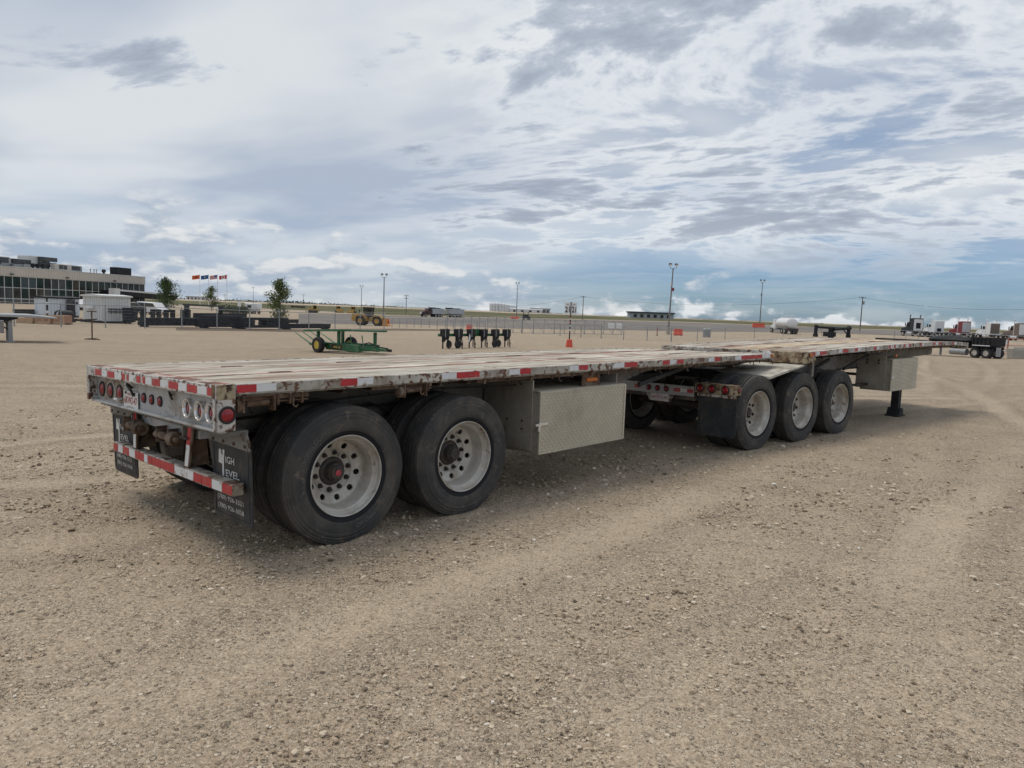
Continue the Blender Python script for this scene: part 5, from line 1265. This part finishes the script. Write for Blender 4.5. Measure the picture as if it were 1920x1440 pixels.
def lane_sign():
    p = hit(1067, 651); h = 3.25
    t = thing('lane_sign', 'lane marker post with number 21 boards on an orange base', 'sign', p, 0)
    part('base', MB().add([(-.25, -.25, 0), (.25, -.25, 0), (.25, .25, 0), (-.25, .25, 0), (-.18, -.18, .56), (.18, -.18, .56), (.18, .18, .56), (-.18, .18, .56)], [(3, 2, 1, 0), (4, 5, 6, 7), (0, 1, 5, 4), (1, 2, 6, 5), (2, 3, 7, 6), (3, 0, 4, 7)]), ORNG, t, bevel=.02)
    part('post', MB().tube((0, 0, .56), (0, 0, h), .045, n=10), BLK, t)
    for z, m_ in ((1.25, SIGNW), (1.55, SIGNW), (1.8, FR), (2.05, SIGNW), (2.25, FR)): part('post_band', MB().tube((0, 0, z-.05), (0, 0, z+.05), .047, n=10), m_, t)
    for s in (-1, 1):
        d = Vector((s*.40, .19, 0))
        z0, z1 = 2.33, 3.22; o = Vector((s*.03, -.06, 0))
        b = part('board', MB().beam(o+Vector((0, 0, (z0+z1)/2)), o+d+Vector((0, 0, (z0+z1)/2)), .02, z1-z0), SIGNW, t)
        fr_ = (lambda a, z: tuple(o+d*(a if s > 0 else 1-a)+Vector((-.19*s, .40, 0)).normalized()*(-.014)*(1 if s > 0 else 1)+Vector((0, 0, z)))) if s > 0 else (lambda a, z: tuple(o+d*(1-a)+Vector((-.19, -.40, 0)).normalized()*.014+Vector((0, 0, z))))
        if s > 0: fr_ = lambda a, z: tuple(o+d*a+Vector((.19, -.40, 0)).normalized()*.014+Vector((0, 0, z)))
        part('board_number', text_fit(MB(), '21', .10, .92, 2.50, 2.92, fr_, .03), INKK, b, smooth=0)
        part('board_word', text_fit(MB(), 'LANE', .25, .75, 3.02, 3.11, fr_, .01), INKK, b, smooth=0)
    part('corner_strip', MB().box(-.035, .035, -.11, -.06, 2.3, 3.24), INKK, t)
lane_sign()

def stand():
    p = hit(173, 637); t = thing('sign_stand', 'thin rusty T-shaped sign stand alone on the gravel', 'stand', p)
    part('foot', MB().box(-.42, .42, -.03, .03, 0, .05).box(-.03, .03, -.4, .4, .051, .09), RUSTY, t)
    part('upright', MB().box(-.025, .025, -.025, .025, .09, 1.52), RUSTY, t); part('crossbar', MB().box(-.26, .26, -.025, .025, 1.52, 1.57), RUSTY, t)
stand()

def barrier(label, u, v, L, h, rz=0.0):
    p = hit(u, v); t = thing('plastic_barrier', label, 'barrier', p, rz, 'orange plastic barriers')
    part('shell', MB().prism([(-.3, 0), (.3, 0), (.3, h*.25), (.12, h*.5), (.09, h), (-.09, h), (-.12, h*.5), (-.3, h*.25)], lambda a, b, q: (q, a, b), -L/2, L/2), ORNG, t, bevel=.03)
    part('cap', MB().box(-L*.42, L*.42, -.07, .07, h+.001, h+.05), ORNG, t)
    for x in (-.28*L, .28*L): part('slot_shade_pad', MB().box(x-.12, x+.12, -.31, -.301, .03, .13), BLK, t)  # black pads on the shell colour in the shade of fork openings
barrier('short orange barrier at the foot of the big light pole', 1271, 629, 1.35, .95)
barrier('orange barrier left of the black utility buggy', 965, 598, 2.1, .8)
barrier('orange barrier left of the white water truck', 1422, 614.5, 2.9, 1.0)
barrier('orange barrier standing behind the row cultivator', 880, 619.5, .9, .8)
barrier('orange barrier behind the bucket of the wheel loader', 725, 611, .9, 1.2)
p = hit(1232, 629); t = thing('marker_post', 'thin red marker post left of the big light pole', 'post', p); part('stake', MB().tube((0, 0, 0), (0, 0, 1.35), .06, n=8), CRED, t); part('foot', MB().tube((0, 0, 0), (0, 0, .08), .2, n=10), BLK, t)
for u, lb in ((1321, 'grey waste bin, the left of the pair by the fence'), (1328.5, 'grey waste bin, the right of the pair by the fence')):
    p = hit(u, 632.5); t = thing('waste_bin', lb, 'bin', p, 0, 'waste bins'); part('body', MB().tube((0, 0, 0), (0, 0, 1.1), .27, .30, n=14), GALV, t); part('lid', MB().lathe([(.32, 1.1), (.31, 1.2), (.2, 1.3), (.001, 1.33)], axis='Z', n=14), GALV, t)

def loader():
    p = hit(695, 610.5); t = thing('wheel_loader', 'yellow wheel loader parked beyond the fence, bucket down', 'loader', p, R(-6))
    wheelset(t, -1.55, (-1.05, 1.05), .82, .55, CATY); wheelset(t, 1.45, (-1.05, 1.05), .82, .55, CATY)
    part('rear_body', MB().prism([(-3.3, .9), (-3.2, 2.0), (-1.0, 2.15), (-.4, 1.5), (-.4, .8), (-3.0, .7)], lambda a, b, q: (a, q, b), -.8, .8), CATY, t, bevel=.06)
    part('front_frame', MB().prism([(-.3, .7), (1.9, .7), (2.2, 1.5), (1.4, 1.9), (.6, 1.5), (-.3, 1.3)], lambda a, b, q: (a, q, b), -.5, .5), CATY, t, bevel=.04)
    c = part('cab', MB().box(-1.15, .35, -.7, .7, 1.5, 1.75).box(-1.15, -1.05, -.7, .7, 1.75, 3.05).box(.25, .35, -.7, -.6, 1.75, 3.05).box(.25, .35, .6, .7, 1.75, 3.05).box(-.45, -.37, -.7, -.62, 1.75, 3.05), BLK, t)
    part('cab_roof', MB().box(-1.25, .5, -.8, .8, 3.05, 3.22), BLK, c); part('cab_glass', MB().box(-1.03, .24, -.67, .67, 1.76, 3.04), GLASSD, c)
    for y in (-.55, .55): part('lift_arm', MB().beam((.5, y, 1.75), (2.6, y, .75), .14, .3), CATY, t)
    part('bucket', MB().prism([(2.4, .15), (2.6, 1.2), (2.9, 1.25), (2.75, .5), (3.6, .12), (2.6, .05)], lambda a, b, q: (a, q, b), -1.3, 1.3), mat('bucket_orange', (.50, .22, .04), .6, var=.2), t)
    part('exhaust', MB().tube((-2.2, .3, 2.05), (-2.2, .3, 2.75), .08), BLK, t)
    for x in (-1.55, 1.45):
        for y in (-1.05, 1.05): part('fender', MB().prism([(x-.9, 1.25), (x-.6, 1.72), (x+.6, 1.72), (x+.9, 1.25), (x+.8, 1.25), (x+.55, 1.64), (x-.55, 1.64), (x-.8, 1.25)], lambda a, b, q: (a, q, b), y-.3, y+.3), CATY, t)
loader()

def dozer(label, u, v, rz, kind=0):
    p = hit(u, v); t = thing('bulldozer', label, 'bulldozer', p, rz, 'parked earthmovers')
    for y in (-1.0, 1.0): part('track', MB().prism([(-2.0, .25), (-1.7, 0), (1.7, 0), (2.0, .25), (2.0, .75), (1.6, 1.0), (-1.6, 1.0), (-2.0, .75)], lambda a, b, q: (a, q, b), y-.28, y+.28), BLK, t)
    part('hood', MB().box(-.1, 2.0, -.6, .6, .9, 1.9), CATY, t, bevel=.06); part('hull', MB().box(-2.0, -.11, -.72, .72, .8, 1.6), CATY, t, bevel=.05)
    c = part('cab', MB().box(-1.4, 0, -.7, .7, 1.6, 2.9), GLASSD, t); part('cab_roof', MB().box(-1.55, .15, -.8, .8, 2.9, 3.08), CATY, c)
    for x in (-1.4, -.05):
        for y in (-.7, .7): part('cab_post', MB().box(x-.06, x+.06, y-.06, y+.06, 1.6, 2.9), CATY, c)
    part('blade', MB().prism([(2.5, .1), (2.75, .5), (2.65, 1.3), (2.8, 1.3), (2.95, .5), (2.7, .05)], lambda a, b, q: (a, q, b), -1.6, 1.6), CATY, t)
    for y in (-.9, .9): part('push_arm', MB().beam((0, y, .5), (2.55, y, .4), .2, .25), CATY, t)
    part('exhaust', MB().tube((1.1, 0, 1.9), (1.1, 0, 2.7), .08), BLK, t)
    if kind == 0: part('ripper', MB().prism([(-2.9, .3), (-2.1, 1.2), (-2.0, .9), (-2.7, .2)], lambda a, b, q: (a, q, b), -.5, .5), CATY, t)
dozer('yellow-brown bulldozer with a ripper, nearest the open-crowned tree', 587, 586.5, R(195)); dozer('yellow bulldozer standing between its two neighbours', 635, 586.5, R(-60), 1); dozer('yellow-brown bulldozer with its blade towards the yard, nearest the thin light pole', 661, 587.5, R(-100), 1)

CMAR = mat('truck_maroon', (.075, .03, .03), .4, var=.2)
def gravel_truck():
    A, B = hit(790, 593.8), hit(856, 596); y = 225.0
    A = onray(789, 594, y); B = onray(856, 596, y+9); rz = heading(B, A)
    u = (A-B).normalized(); Lr = (B-A).length
    def box(t, x0, x1, z0, z1):
        b = part('dump_box', MB().prism([(x0, z0), (x1, z0), (x1+.15, z1), (x0-.15, z1)], lambda a, q, s: (a, s, q), -1.2, 1.2), SILV, t)
        for x in np.linspace(x0, x1, 6): part('box_rib', MB().box(x-.06, x+.06, -1.28, -1.201, z0, z1), SILV, b)
        part('tarp_roll', MB().tube((x0, -1.0, z1+.12), (x1, -1.0, z1+.12), .12, n=8), BLK, b); part('end_hood', MB().box(x1-1.2, x1+.3, -1.1, 1.1, z1+.01, z1+.35), BLK, b)
    t = thing('gravel_truck', 'silver-boxed gravel truck with a dark maroon cab', 'truck', A, rz)
    # local +x is forward; the nose stands at A
    part('frame', MB().box(-7.6, -.3, -.45, .45, .75, 1.0), BLK, t); wheelset(t, -1.2, (-1.05, 1.05), .53, .3)
    for x in (-4.9, -6.0, -7.0): wheelset(t, x, (-1.0, 1.0), .53, .55)
    h = part('hood', MB().prism([(-1.9, .9), (0, .9), (.05, 1.5), (-.2, 1.75), (-1.9, 1.95)], lambda a, q, s: (a, s, q), -.75, .75), CMAR, t, bevel=.05)
    part('grille', MB().box(.03, .08, -.5, .5, .95, 1.55), CHROME, h)
    c = part('cab', MB().prism([(-3.2, .9), (-1.91, .9), (-1.91, 1.95), (-2.2, 2.75), (-3.2, 2.8)], lambda a, q, s: (a, s, q), -1.0, 1.0), CMAR, t, bevel=.04)
    part('side_window', MB().box(-2.9, -2.2, -1.02, 1.02, 1.95, 2.5), GLASSD, c); part('exhaust', MB().tube((-3.35, -.9, 1.0), (-3.35, -.9, 3.5), .09, n=8), CHROME, t)
    box(t, -8.1, -3.7, 1.1, 2.75)
    o = A-u*9.4; o.z = float(tz(o.x, o.y))
    t2 = thing('gravel_trailer', 'silver-boxed pup trailer coupled behind the gravel truck', 'trailer', o, rz)
    part('frame', MB().box(-6.6, -.3, -.45, .45, .75, 1.0), BLK, t2); part('drawbar', MB().beam((-.5, 0, .8), (1.3, 0, .8), .15, .15), BLK, t2)
    for x in (-2.6, -4.2, -5.4): wheelset(t2, x, (-1.0, 1.0), .53, .55)
    box(t2, -6.6, -.9, 1.1, 2.75); part('mud_flap', MB().box(-6.5, -6.45, -1.2, -.6, .3, .9), BLK, t2)
gravel_truck()

def semi(label, u, v, y, rz, body, back, sleeper_h=3.75, frame_len=5.0, blk=None):
    ys = np.arange(110, 260, .5); hs = [height_at(u, v, q)-float(tz(ray(u, v)[0]/ray(u, v)[1]*q, q)) for q in ys]
    y = float(ys[int(np.argmin(np.abs(np.array(hs)-sleeper_h)))]); p = onray(u, v, y); t = thing('highway_truck', label, 'truck', p, rz, 'parked highway trucks')
    # origin under the back of the sleeper; +x forward
    part('frame_rail', MB().box(-frame_len, 3.6, -.45, .45, .75, 1.0), BLK, t)
    for x in (-2.1, -3.4): wheelset(t, x, (-1.0, 1.0), .52, .55)
    wheelset(t, 3.3, (-1.05, 1.05), .52, .3)
    part('fifth_wheel', MB().tube((-2.7, 0, 1.0), (-2.7, 0, 1.22), .5, n=14), BLK, t)
    s = part('sleeper', MB().prism([(0, .95), (1.3, .95), (1.3, sleeper_h-.1), (.1, sleeper_h), (0, sleeper_h-.1)], lambda a, q, k: (a, k, q), -1.15, 1.15), body, t, bevel=.10)
    part('sleeper_back', MB().box(-.04, -.002, -1.0, 1.0, 1.25, sleeper_h-.25), back, s)
    if blk: part('rear_locker', MB().box(-.08, -.041, *blk), BLK, s)
    c = part('cab', MB().prism([(1.31, .95), (2.6, .95), (2.6, 2.1), (2.25, 3.0), (1.31, 3.1)], lambda a, q, k: (a, k, q), -1.05, 1.05), body, t, bevel=.06)
    part('side_window', MB().box(1.6, 2.25, -1.07, 1.07, 2.15, 2.75), GLASSD, c)
    part('hood', MB().prism([(2.61, .95), (4.6, .75), (4.65, 1.6), (4.4, 1.8), (2.61, 2.1)], lambda a, q, k: (a, k, q), -.8, .8), body, t, bevel=.08)
    for yq in (-1.05, 1.05): part('front_fender', MB().prism([(2.7, .9), (2.8, 1.25), (3.3, 1.4), (3.9, 1.2), (4.2, .8), (3.95, .8), (3.7, 1.1), (3.3, 1.22), (2.95, 1.1), (2.85, .9)], lambda a, q, k: (a, k, q), yq-.2, yq+.2), body, t)
    for yq in (-1.12, 1.12):
        part('exhaust_stack', MB().tube((1.25, yq, 1.0), (1.25, yq, sleeper_h+.45), .09, n=8).beam((1.25, yq, sleeper_h+.42), (1.05, yq, sleeper_h+.65), .16, .16), CHROME if body is not CBLACK else BLK, t)
        part('mirror', MB().box(2.3, 2.42, yq*1.18-.07, yq*1.18+.07, 2.1, 2.85), BLK, t)
        part('fuel_tank', MB().tube((.3, yq*.8, .72), (2.1, yq*.8, .72), .32, n=14), CHROME, t)
HDG = R(94)
semi('black highway truck with white-framed sleeper back', 1723, 596.5, 0, HDG, CBLACK, SIGNW, 3.9, blk=(-.5, .5, 1.7, 2.9))
semi('white highway truck with a dark locker low on its back', 1763, 601, 0, HDG, CWHITE, CWHITE, 3.7, blk=(-.4, .6, 1.2, 1.9))
semi('dark red highway truck with silver slatted back', 1813, 602.5, 0, HDG, CRED, SILV, 3.75)
semi('white-cabbed highway truck with brown weathered back', 1867, 605, 0, HDG, CWHITE, CBROWN, 3.6)
semi('brown highway truck at the end of the row, pale back', 1921, 606, 0, HDG, CBROWN, SIGNW, 3.65)

def water_truck():
    p = onray(1471, 616, 135); t = thing('water_truck', 'white water truck with oval tank and black rear bumper', 'truck', p, R(94))
    part('frame', MB().box(-3.0, 4.4, -.45, .45, .7, .95), BLK, t); wheelset(t, 3.3, (-1.0, 1.0), .5, .3)
    for x in (-1.3, -2.5): wheelset(t, x, (-.95, .95), .5, .55)
    tk = part('tank', MB().lathe([(.01, -3.1), (.7, -3.1), (.95, -2.95), (1.0, -2.8), (1.0, 1.5), (.95, 1.65), (.01, 1.7)], axis='X', n=24).tf(lambda q: Vector((q.x, q.y*1.15, q.z*.92+2.0))), CWHITE, t)
    for x in (-2.4, -.6, 1.1): part('manhole', MB().tube((x, 0, 2.9), (x, 0, 3.15), .3, n=12), CWHITE, tk)
    part('top_rail', MB().path([(-2.8, -.5, 2.85), (-2.8, -.5, 3.4), (1.4, -.5, 3.4), (1.4, -.5, 2.85)], .03, 6), SIGNW, tk)
    part('cab', MB().prism([(1.9, .8), (3.2, .8), (3.2, 1.8), (2.9, 2.6), (1.9, 2.65)], lambda a, q, k: (a, k, q), -1.0, 1.0), CWHITE, t, bevel=.06)
    part('hood', MB().prism([(3.21, .8), (4.5, .8), (4.5, 1.45), (3.21, 1.75)], lambda a, q, k: (a, k, q), -.75, .75), CWHITE, t, bevel=.06)
    part('rear_bumper', MB().box(-3.4, -3.15, -1.1, 1.1, .55, 1.05), BLK, t)
    for y in (-.9, .9): part('tail_lamp', MB().box(-3.42, -3.401, y-.15, y+.15, .8, .95), LENS, t)
water_truck()

def buggy():
    p = onray(986, 599, 180); t = thing('utility_buggy', 'small black utility buggy on the paved yard', 'buggy', p, R(-80))
    for x in (-.95, .95): wheelset(t, x, (-.7, .7), .34, .28)
    part('body', MB().prism([(-1.4, .45), (1.4, .45), (1.35, .85), (.7, 1.05), (.2, .7), (-.4, .7), (-.5, 1.0), (-1.4, 1.0)], lambda a, q, k: (a, k, q), -.7, .7), CBLACK, t)
    part('roll_cage', MB().path([(.7, -.65, 1.0), (.25, -.6, 1.85), (-.6, -.6, 1.85), (-.7, -.65, 1.0)], .05, 6).path([(.7, .65, 1.0), (.25, .6, 1.85), (-.6, .6, 1.85), (-.7, .65, 1.0)], .05, 6), CBLACK, t)
    part('roof', MB().box(-.7, .35, -.66, .66, 1.86, 1.93), CBLACK, t); part('seat', MB().box(-.45, -.05, -.6, .6, .7, 1.25), BLK, t)
buggy()

def car(label, u, v, y, rz, body, kind='suv'):
    p = onray(u, v, y); t = thing('parked_car', label, 'car', p, rz, 'cars in the office car park')
    if kind == 'suv': prof = [(-2.25, .4), (2.2, .4), (2.25, .85), (1.2, 1.05), (.5, 1.62), (-1.9, 1.68), (-2.25, 1.1)]; gl = [(-1.75, 1.08), (1.0, 1.08), (.45, 1.56), (-1.65, 1.6)]
    elif kind == 'pickup': prof = [(-2.8, .5), (2.7, .5), (2.75, 1.0), (1.5, 1.15), (.9, 1.75), (-.7, 1.8), (-.9, 1.15), (-2.8, 1.15)]; gl = [(-.65, 1.18), (1.25, 1.18), (.8, 1.7), (-.55, 1.72)]
    else: prof = [(-2.5, .4), (2.3, .4), (2.35, .9), (1.7, 1.1), (1.0, 1.9), (-2.4, 2.0), (-2.5, 1.0)]; gl = [(-2.2, 1.25), (1.35, 1.2), (.95, 1.8), (-2.1, 1.85)]
    part('body', MB().prism(prof, lambda a, q, k: (a, k, q), -.92, .92), body, t, bevel=.08); part('side_glass', MB().prism(gl, lambda a, q, k: (a, k, q), -.94, .94), GLASSD, t)
    for x in (-1.45, 1.45): wheelset(t, x, (-.82, .82), .36, .24)
    for y_ in (-.65, .65): part('headlight', MB().box(prof[2][0]-.05, prof[2][0]+.02, y_-.18, y_+.18, .72, .88), SIGNW, t); part('tail_lamp', MB().box(-2.3 if kind == 'suv' else prof[0][0]-.02, -2.2, y_-.12, y_+.12, .8, 1.05), LENS, t)
car('white sport utility car between the two sheds', 152, 574, 112, R(-35), CWHITE)
car('dark grey pickup parked under the office canopy', 250, 576, 112, R(5), mat('car_grey', (.06, .065, .07), .35), 'pickup')
car('white van beside the dark green tree', 287, 577, 112, R(-20), CWHITE, 'van')
p = onray(475, 585, 165); t = thing('camper_trailer', 'white boxy camper on the track beyond the stacks', 'camper', p, R(-12))
part('body', MB().prism([(-1.7, .5), (1.0, .5), (1.0, 1.0), (1.7, 1.1), (1.6, 2.4), (-1.7, 2.5)], lambda a, q, k: (a, k, q), -1.0, 1.0), CWHITE, t, bevel=.1); wheelset(t, -.9, (-.9, .9), .36, .25); wheelset(t, .9, (-.9, .9), .36, .25)
part('window', MB().box(-.9, .1, -1.02, -1.001, 1.4, 1.95), GLASSD, t); part('stripe', MB().box(-1.68, .98, -1.012, -1.002, .85, 1.0), GALV, t)

def side_trailer():
    # front of a grey trailer that reaches in from outside the left edge
    p = hit(20, 642); t = thing('grey_trailer', 'nose of a grey deck trailer on its landing leg', 'trailer', p, R(38))
    part('landing_leg', MB().box(-.09, .09, -.09, .09, 0, 1.16), GALV, t, bevel=.01); part('foot', MB().box(-.2, .2, -.18, .18, 0, .04), GALV, t)
    part('deck', MB().prism([(-9.0, 1.20), (.4, 1.20), (1.9, 1.16), (1.9, 1.20), (.8, 1.32), (-9.0, 1.36)], lambda a, q, k: (a, k, q), -.3, 2.2), mat('trailer_grey', (.34, .35, .36), .5, .2, var=.15, scale=1.5), t, bevel=.015)
    part('neck_beam', MB().prism([(-9.0, .85), (-.5, .90), (.3, 1.12), (.3, 1.199), (-9.0, 1.199)], lambda a, q, k: (a, k, q), -.2, 0), BLK, t)
    part('neck_beam', MB().prism([(-9.0, .85), (-.5, .90), (.3, 1.12), (.3, 1.199), (-9.0, 1.199)], lambda a, q, k: (a, k, q), 1.8, 2.0), BLK, t)
    b = part('side_box', MB().box(-1.5, -.25, -.45, -.21, .45, 1.05), mat('box_grey', (.22, .21, .20), .6, var=.2), t, bevel=.02); part('box_latch', MB().path([(-.45, -.46, .82), (-.6, -.47, .82), (-.6, -.47, .65), (-.45, -.46, .65)], .022, 6), SIGNW, b)
    part('leg_brace', MB().tube((-.28, -.05, .75), (0, 0, .55), .03).tube((-.4, 0, 1.1), (0, 0, .8), .03), BLK, t)
    wheelset(t, -2.6, (-.1, 1.9), .5, .3)
    part('landing_leg', MB().box(-.09, .09, 1.81, 1.99, 0, 1.15), GALV, t, bevel=.01)
side_trailer()

def dump_trailer():
    p = hit(1826, 671); t = thing('dump_trailer', 'dark low dump trailer parked behind the lead flatbed', 'trailer', p, R(112))
    # rear wheels at the origin, +x towards its nose (to the left and away)
    for x in (0, -.92): wheelset(t, x, (-.15, -1.35), .41, .42)
    part('rear_box', MB().prism([(-1.3, .95), (.1, .95), (.4, 1.62), (-1.35, 1.65)], lambda a, q, k: (a, k, q), -1.55, .15), BLK, t, bevel=.02)
    for x in np.linspace(-1.2, .1, 5): part('box_rib', MB().box(x-.05, x+.05, .151, .2, .95, 1.60), BLK, t)
    part('tape_line', MB().box(-1.3, .1, .201, .206, .97, 1.03), WHITE, t)
    for y in (-.35, -1.1): part('frame_beam', MB().box(-1.5, 9.5, y-.08, y+.08, .72, .94), BLK, t)
    part('tarp_heap', MB().sphere((2.6, -.8, 1.3), (2.0, .8, .38), 20, 8), BLK, t); part('bed', MB().box(.6, 9.3, -1.6, 0, .941, 1.15), BLK, t)
    part('landing_leg', MB().box(3.9, 4.02, -.05, .08, 0, 1.1), GALV, t); part('landing_leg', MB().box(3.9, 4.02, -1.55, -1.42, 0, 1.1), GALV, t)
    part('under_tank', MB().tube((.75, -.2, .42), (2.1, -.2, .42), .26, n=16), GALV, t)
    for x in (5.6, 6.7): wheelset(t, x, (-.3, -1.4), .40, .4)
    part('mud_flap', MB().box(-1.75, -1.72, -.45, .05, .2, .9), GALV, t)
dump_trailer()
p = hit(1897, 672.5); o = thing('concrete_block', 'grey cast concrete block at the gate', 'concrete block', p, R(-8))
part('block', MB().box(0, 1.6, 0, .8, 0, .80), CONC, o, bevel=.03); part('lifting_key', MB().box(.3, 1.3, .25, .55, .801, .90), CONC, o, bevel=.02)

def roller():
    y = 58.0; A = onray(1528, 630, y); B = onray(1592, 631, y+1.5); rz = heading(A, B); L = (B-A).length; z = height_at(1560, 613, y)-A.z
    t = thing('crossbar_implement', 'black crossbar implement with end clevises behind the lead deck', 'implement', A, rz)
    part('crossbar', MB().tube((0, 0, z-.05), (L, 0, z-.12), .10, n=12), BLK, t)
    part('ram', MB().tube((L*.5, -.1, z-.2), (L, -.1, z-.05), .12, n=12), BLK, t)
    for x in (.05, L-.1): part('clevis', MB().box(x-.1, x+.1, -.1, .1, z-.75, z+.12).box(x-.16, x+.16, -.12, .12, z-.85, z-.6), BLK, t)
    part('valve_block', MB().box(L*.28, L*.55, -.2, .2, z-.8, z-.42), BLK, t)
    part('mount_post', MB().box(L*.40, L*.52, -.1, .1, .1, z-.1), BLK, t); part('foot', MB().box(L*.2, L*.72, -.35, .35, 0, .1), BLK, t)
    part('clevis_brace', MB().beam((L-.1, 0, z-.7), (L*.8, 0, z-.15), .06, .06), BLK, t)
roller()

# ---------------------------------------------------------------- far buildings
FARW = mat('far_white', (.60, .62, .64), .6, var=.05, scale=.02)
for k, (u, hh) in enumerate(((920.5, 12.2), (925.5, 12.4), (931.5, 12.6), (938, 12.6), (943.5, 12.0), (948.5, 11.6), (953, 11.2), (957, 10.8), (961.5, 10.6), (966, 10.3))):
    p = onray(u, 588, 950); lb = 'tall white silo in the far row, %s' % ['at its open end', 'second from the open end', 'third from the open end', 'fourth from the open end', 'fifth from the open end', 'sixth from the open end', 'seventh from the open end', 'third from the gabled shed', 'second from the gabled shed', 'next to the gabled shed'][k]
    t = thing('silo', lb, 'silo', p, 0, 'white silos'); part('barrel', MB().tube((0, 0, 0), (0, 0, hh*.82), 2.3, n=16, caps=False), FARW, t); part('cone', MB().lathe([(2.3, hh*.82), (.4, hh*.93), (.001, hh*.93)], axis='Z', n=16), FARW, t)
def far_building(label, u0, u1, v0, vt, y, mt, roof, gable=False, wins=0):
    A, B = onray(u0, v0, y), onray(u1, v0, y); L = (B-A).length; h = height_at((u0+u1)/2, vt, y)-A.z
    t = thing('far_building', label, 'building', A, heading(A, B), 'far buildings')
    part('wall', MB().box(0, L, 0, L*.4, -.5, h*.85), mt, t)
    part('roof', MB().prism([(-1, h*.85), (L*.4+1, h*.85), (L*.2, h)] if gable else [(-1, h*.78), (L*.4+1, h*.78), (L*.4+1, h), (-1, h)], lambda a, b, q: (q, a, b), -1, L+1), roof, t)
    for k in range(wins):
        x = L*(.12+.76*k/max(1, wins-1)); part('window', MB().box(x-L*.035, x+L*.035, -.3, -.01, h*.15, h*.6), GLASSD, t)
FARG = mat('far_grey', (.34, .36, .38), .7, var=.05, scale=.02); FARD = mat('far_dark', (.05, .06, .075), .6)
far_building('far long white gabled shed beside the silos', 957, 1016, 590, 579, 930, FARW, FARW, True, 4)
far_building('far flat grey block beyond the gabled shed', 995, 1031, 589, 578, 960, FARG, FARG, False, 5)
far_building('far low building with a dark flat roof and two doors', 1181, 1263, 597, 585, 640, FARG, FARD, False, 6)
far_building('far white block on the rise left of the flagpoles', 349, 385, 566, 555.5, 900, FARW, FARG, False, 5)
far_building('far tan container shed behind the open-crowned tree', 545, 570, 582, 573, 420, mat('far_tan', (.30, .25, .20), .8), mat('far_tan_roof', (.26, .22, .18), .8), False, 2)
t = thing('yard_notice', 'white notice on a post beside the dark hedge', 'sign', onray(449, 590, 150)); part('post', MB().tube((0, 0, 0), (0, 0, 2.6), .05), GALV, t); part('board', MB().box(-.35, .35, -.08, -.05, 1.7, 2.7), SIGNW, t)

# ---------------------------------------------------------------- loose gravel
def gravel():
    rng = np.random.default_rng(42)
    ico = bmesh.new(); bmesh.ops.create_icosphere(ico, subdivisions=1, radius=1.0); iv = np.array([v.co[:] for v in ico.verts]); itf = np.array([[v.index for v in f.verts] for f in ico.faces]); ico.free()
    N = 92000
    # denser towards the camera, in drifts
    r = 1.7*np.exp(rng.uniform(0, 1, N*3)**1.0*np.log(13.5/1.7)); a = rng.uniform(-.78, .78, N*3)
    x, y = r*np.sin(a), r*np.cos(a)
    d = np.sin(x*1.7+1.3*np.sin(y*.9))+np.sin(y*1.3+x*.8+2)+.8*np.sin((x*.72+y*.69)*.35+(x*.69-y*.72)*2.6)+.5*np.sin(x*5.1-y*3.7)*np.sin(y*4.3+x*2.2)
    ln, lo = lanes(x, y); d = d*.75-2.6*ln+2.2*lo
    keep = rng.uniform(-2.0, 2.4, N*3) < d
    x, y, r = x[keep][:N], y[keep][:N], r[keep][:N]; N = len(x)
    s = .0024*np.exp(rng.exponential(.46, N)); s = np.minimum(s, .015)*np.clip(r/4.5, .85, 1.7)
    sc = s[:, None]*rng.uniform(.6, 1.35, (N, 3)); sc[:, 2] *= .65
    ang = rng.uniform(0, 6.28, N); ca, sa = np.cos(ang), np.sin(ang)
    v = iv[None]*(1+rng.normal(0, .20, (N, 12, 1)))*sc[:, None]
    vx = v[..., 0]*ca[:, None]-v[..., 1]*sa[:, None]+x[:, None]; vy = v[..., 0]*sa[:, None]+v[..., 1]*ca[:, None]+y[:, None]; vz = v[..., 2]+(s*.18)[:, None]
    V = np.stack([vx, vy, vz], -1).reshape(-1, 3); F = (itf[None]+(np.arange(N)*12)[:, None, None]).reshape(-1, 3)
    me = bpy.data.meshes.new('gravel_stones'); me.vertices.add(len(V)); me.vertices.foreach_set('co', V.ravel().astype(np.float32))
    me.loops.add(F.size); me.loops.foreach_set('vertex_index', F.ravel().astype(np.int32)); me.polygons.add(len(F)); me.polygons.foreach_set('loop_start', np.arange(0, F.size, 3, dtype=np.int32))
    me.update(calc_edges=True); me.polygons.foreach_set('use_smooth', [False]*len(F))
    m_ = bpy.data.materials.new('gravel_stone'); m_.use_nodes = True; t = NT(m_.node_tree); b = t.N['Principled BSDF']
    ri = t.n('ShaderNodeNewGeometry').outputs['Random Per Island']
    cr = t.n('ShaderNodeValToRGB', inp={0: ri}); e = cr.color_ramp.elements; e[0].position = 0; e[0].color = (.12, .095, .075, 1); e[1].position = 1; e[1].color = (.68, .63, .55, 1)
    for p_, c in ((.10, (.24, .185, .13, 1)), (.30, (.36, .285, .20, 1)), (.60, (.47, .385, .283, 1)), (.80, (.55, .46, .35, 1)), (.93, (.56, .475, .365, 1)), (.965, (.58, .50, .39, 1))): q = e.new(p_); q.color = c
    t.L.new(cr.outputs[0], b.inputs['Base Color']); b.inputs['Roughness'].default_value = .9; b.inputs['Specular IOR Level'].default_value = .25
    o = link('gravel_stones', me, m_); o['kind'] = 'stuff'; o['label'] = 'loose pebbles and stones strewn over the yard'
gravel()
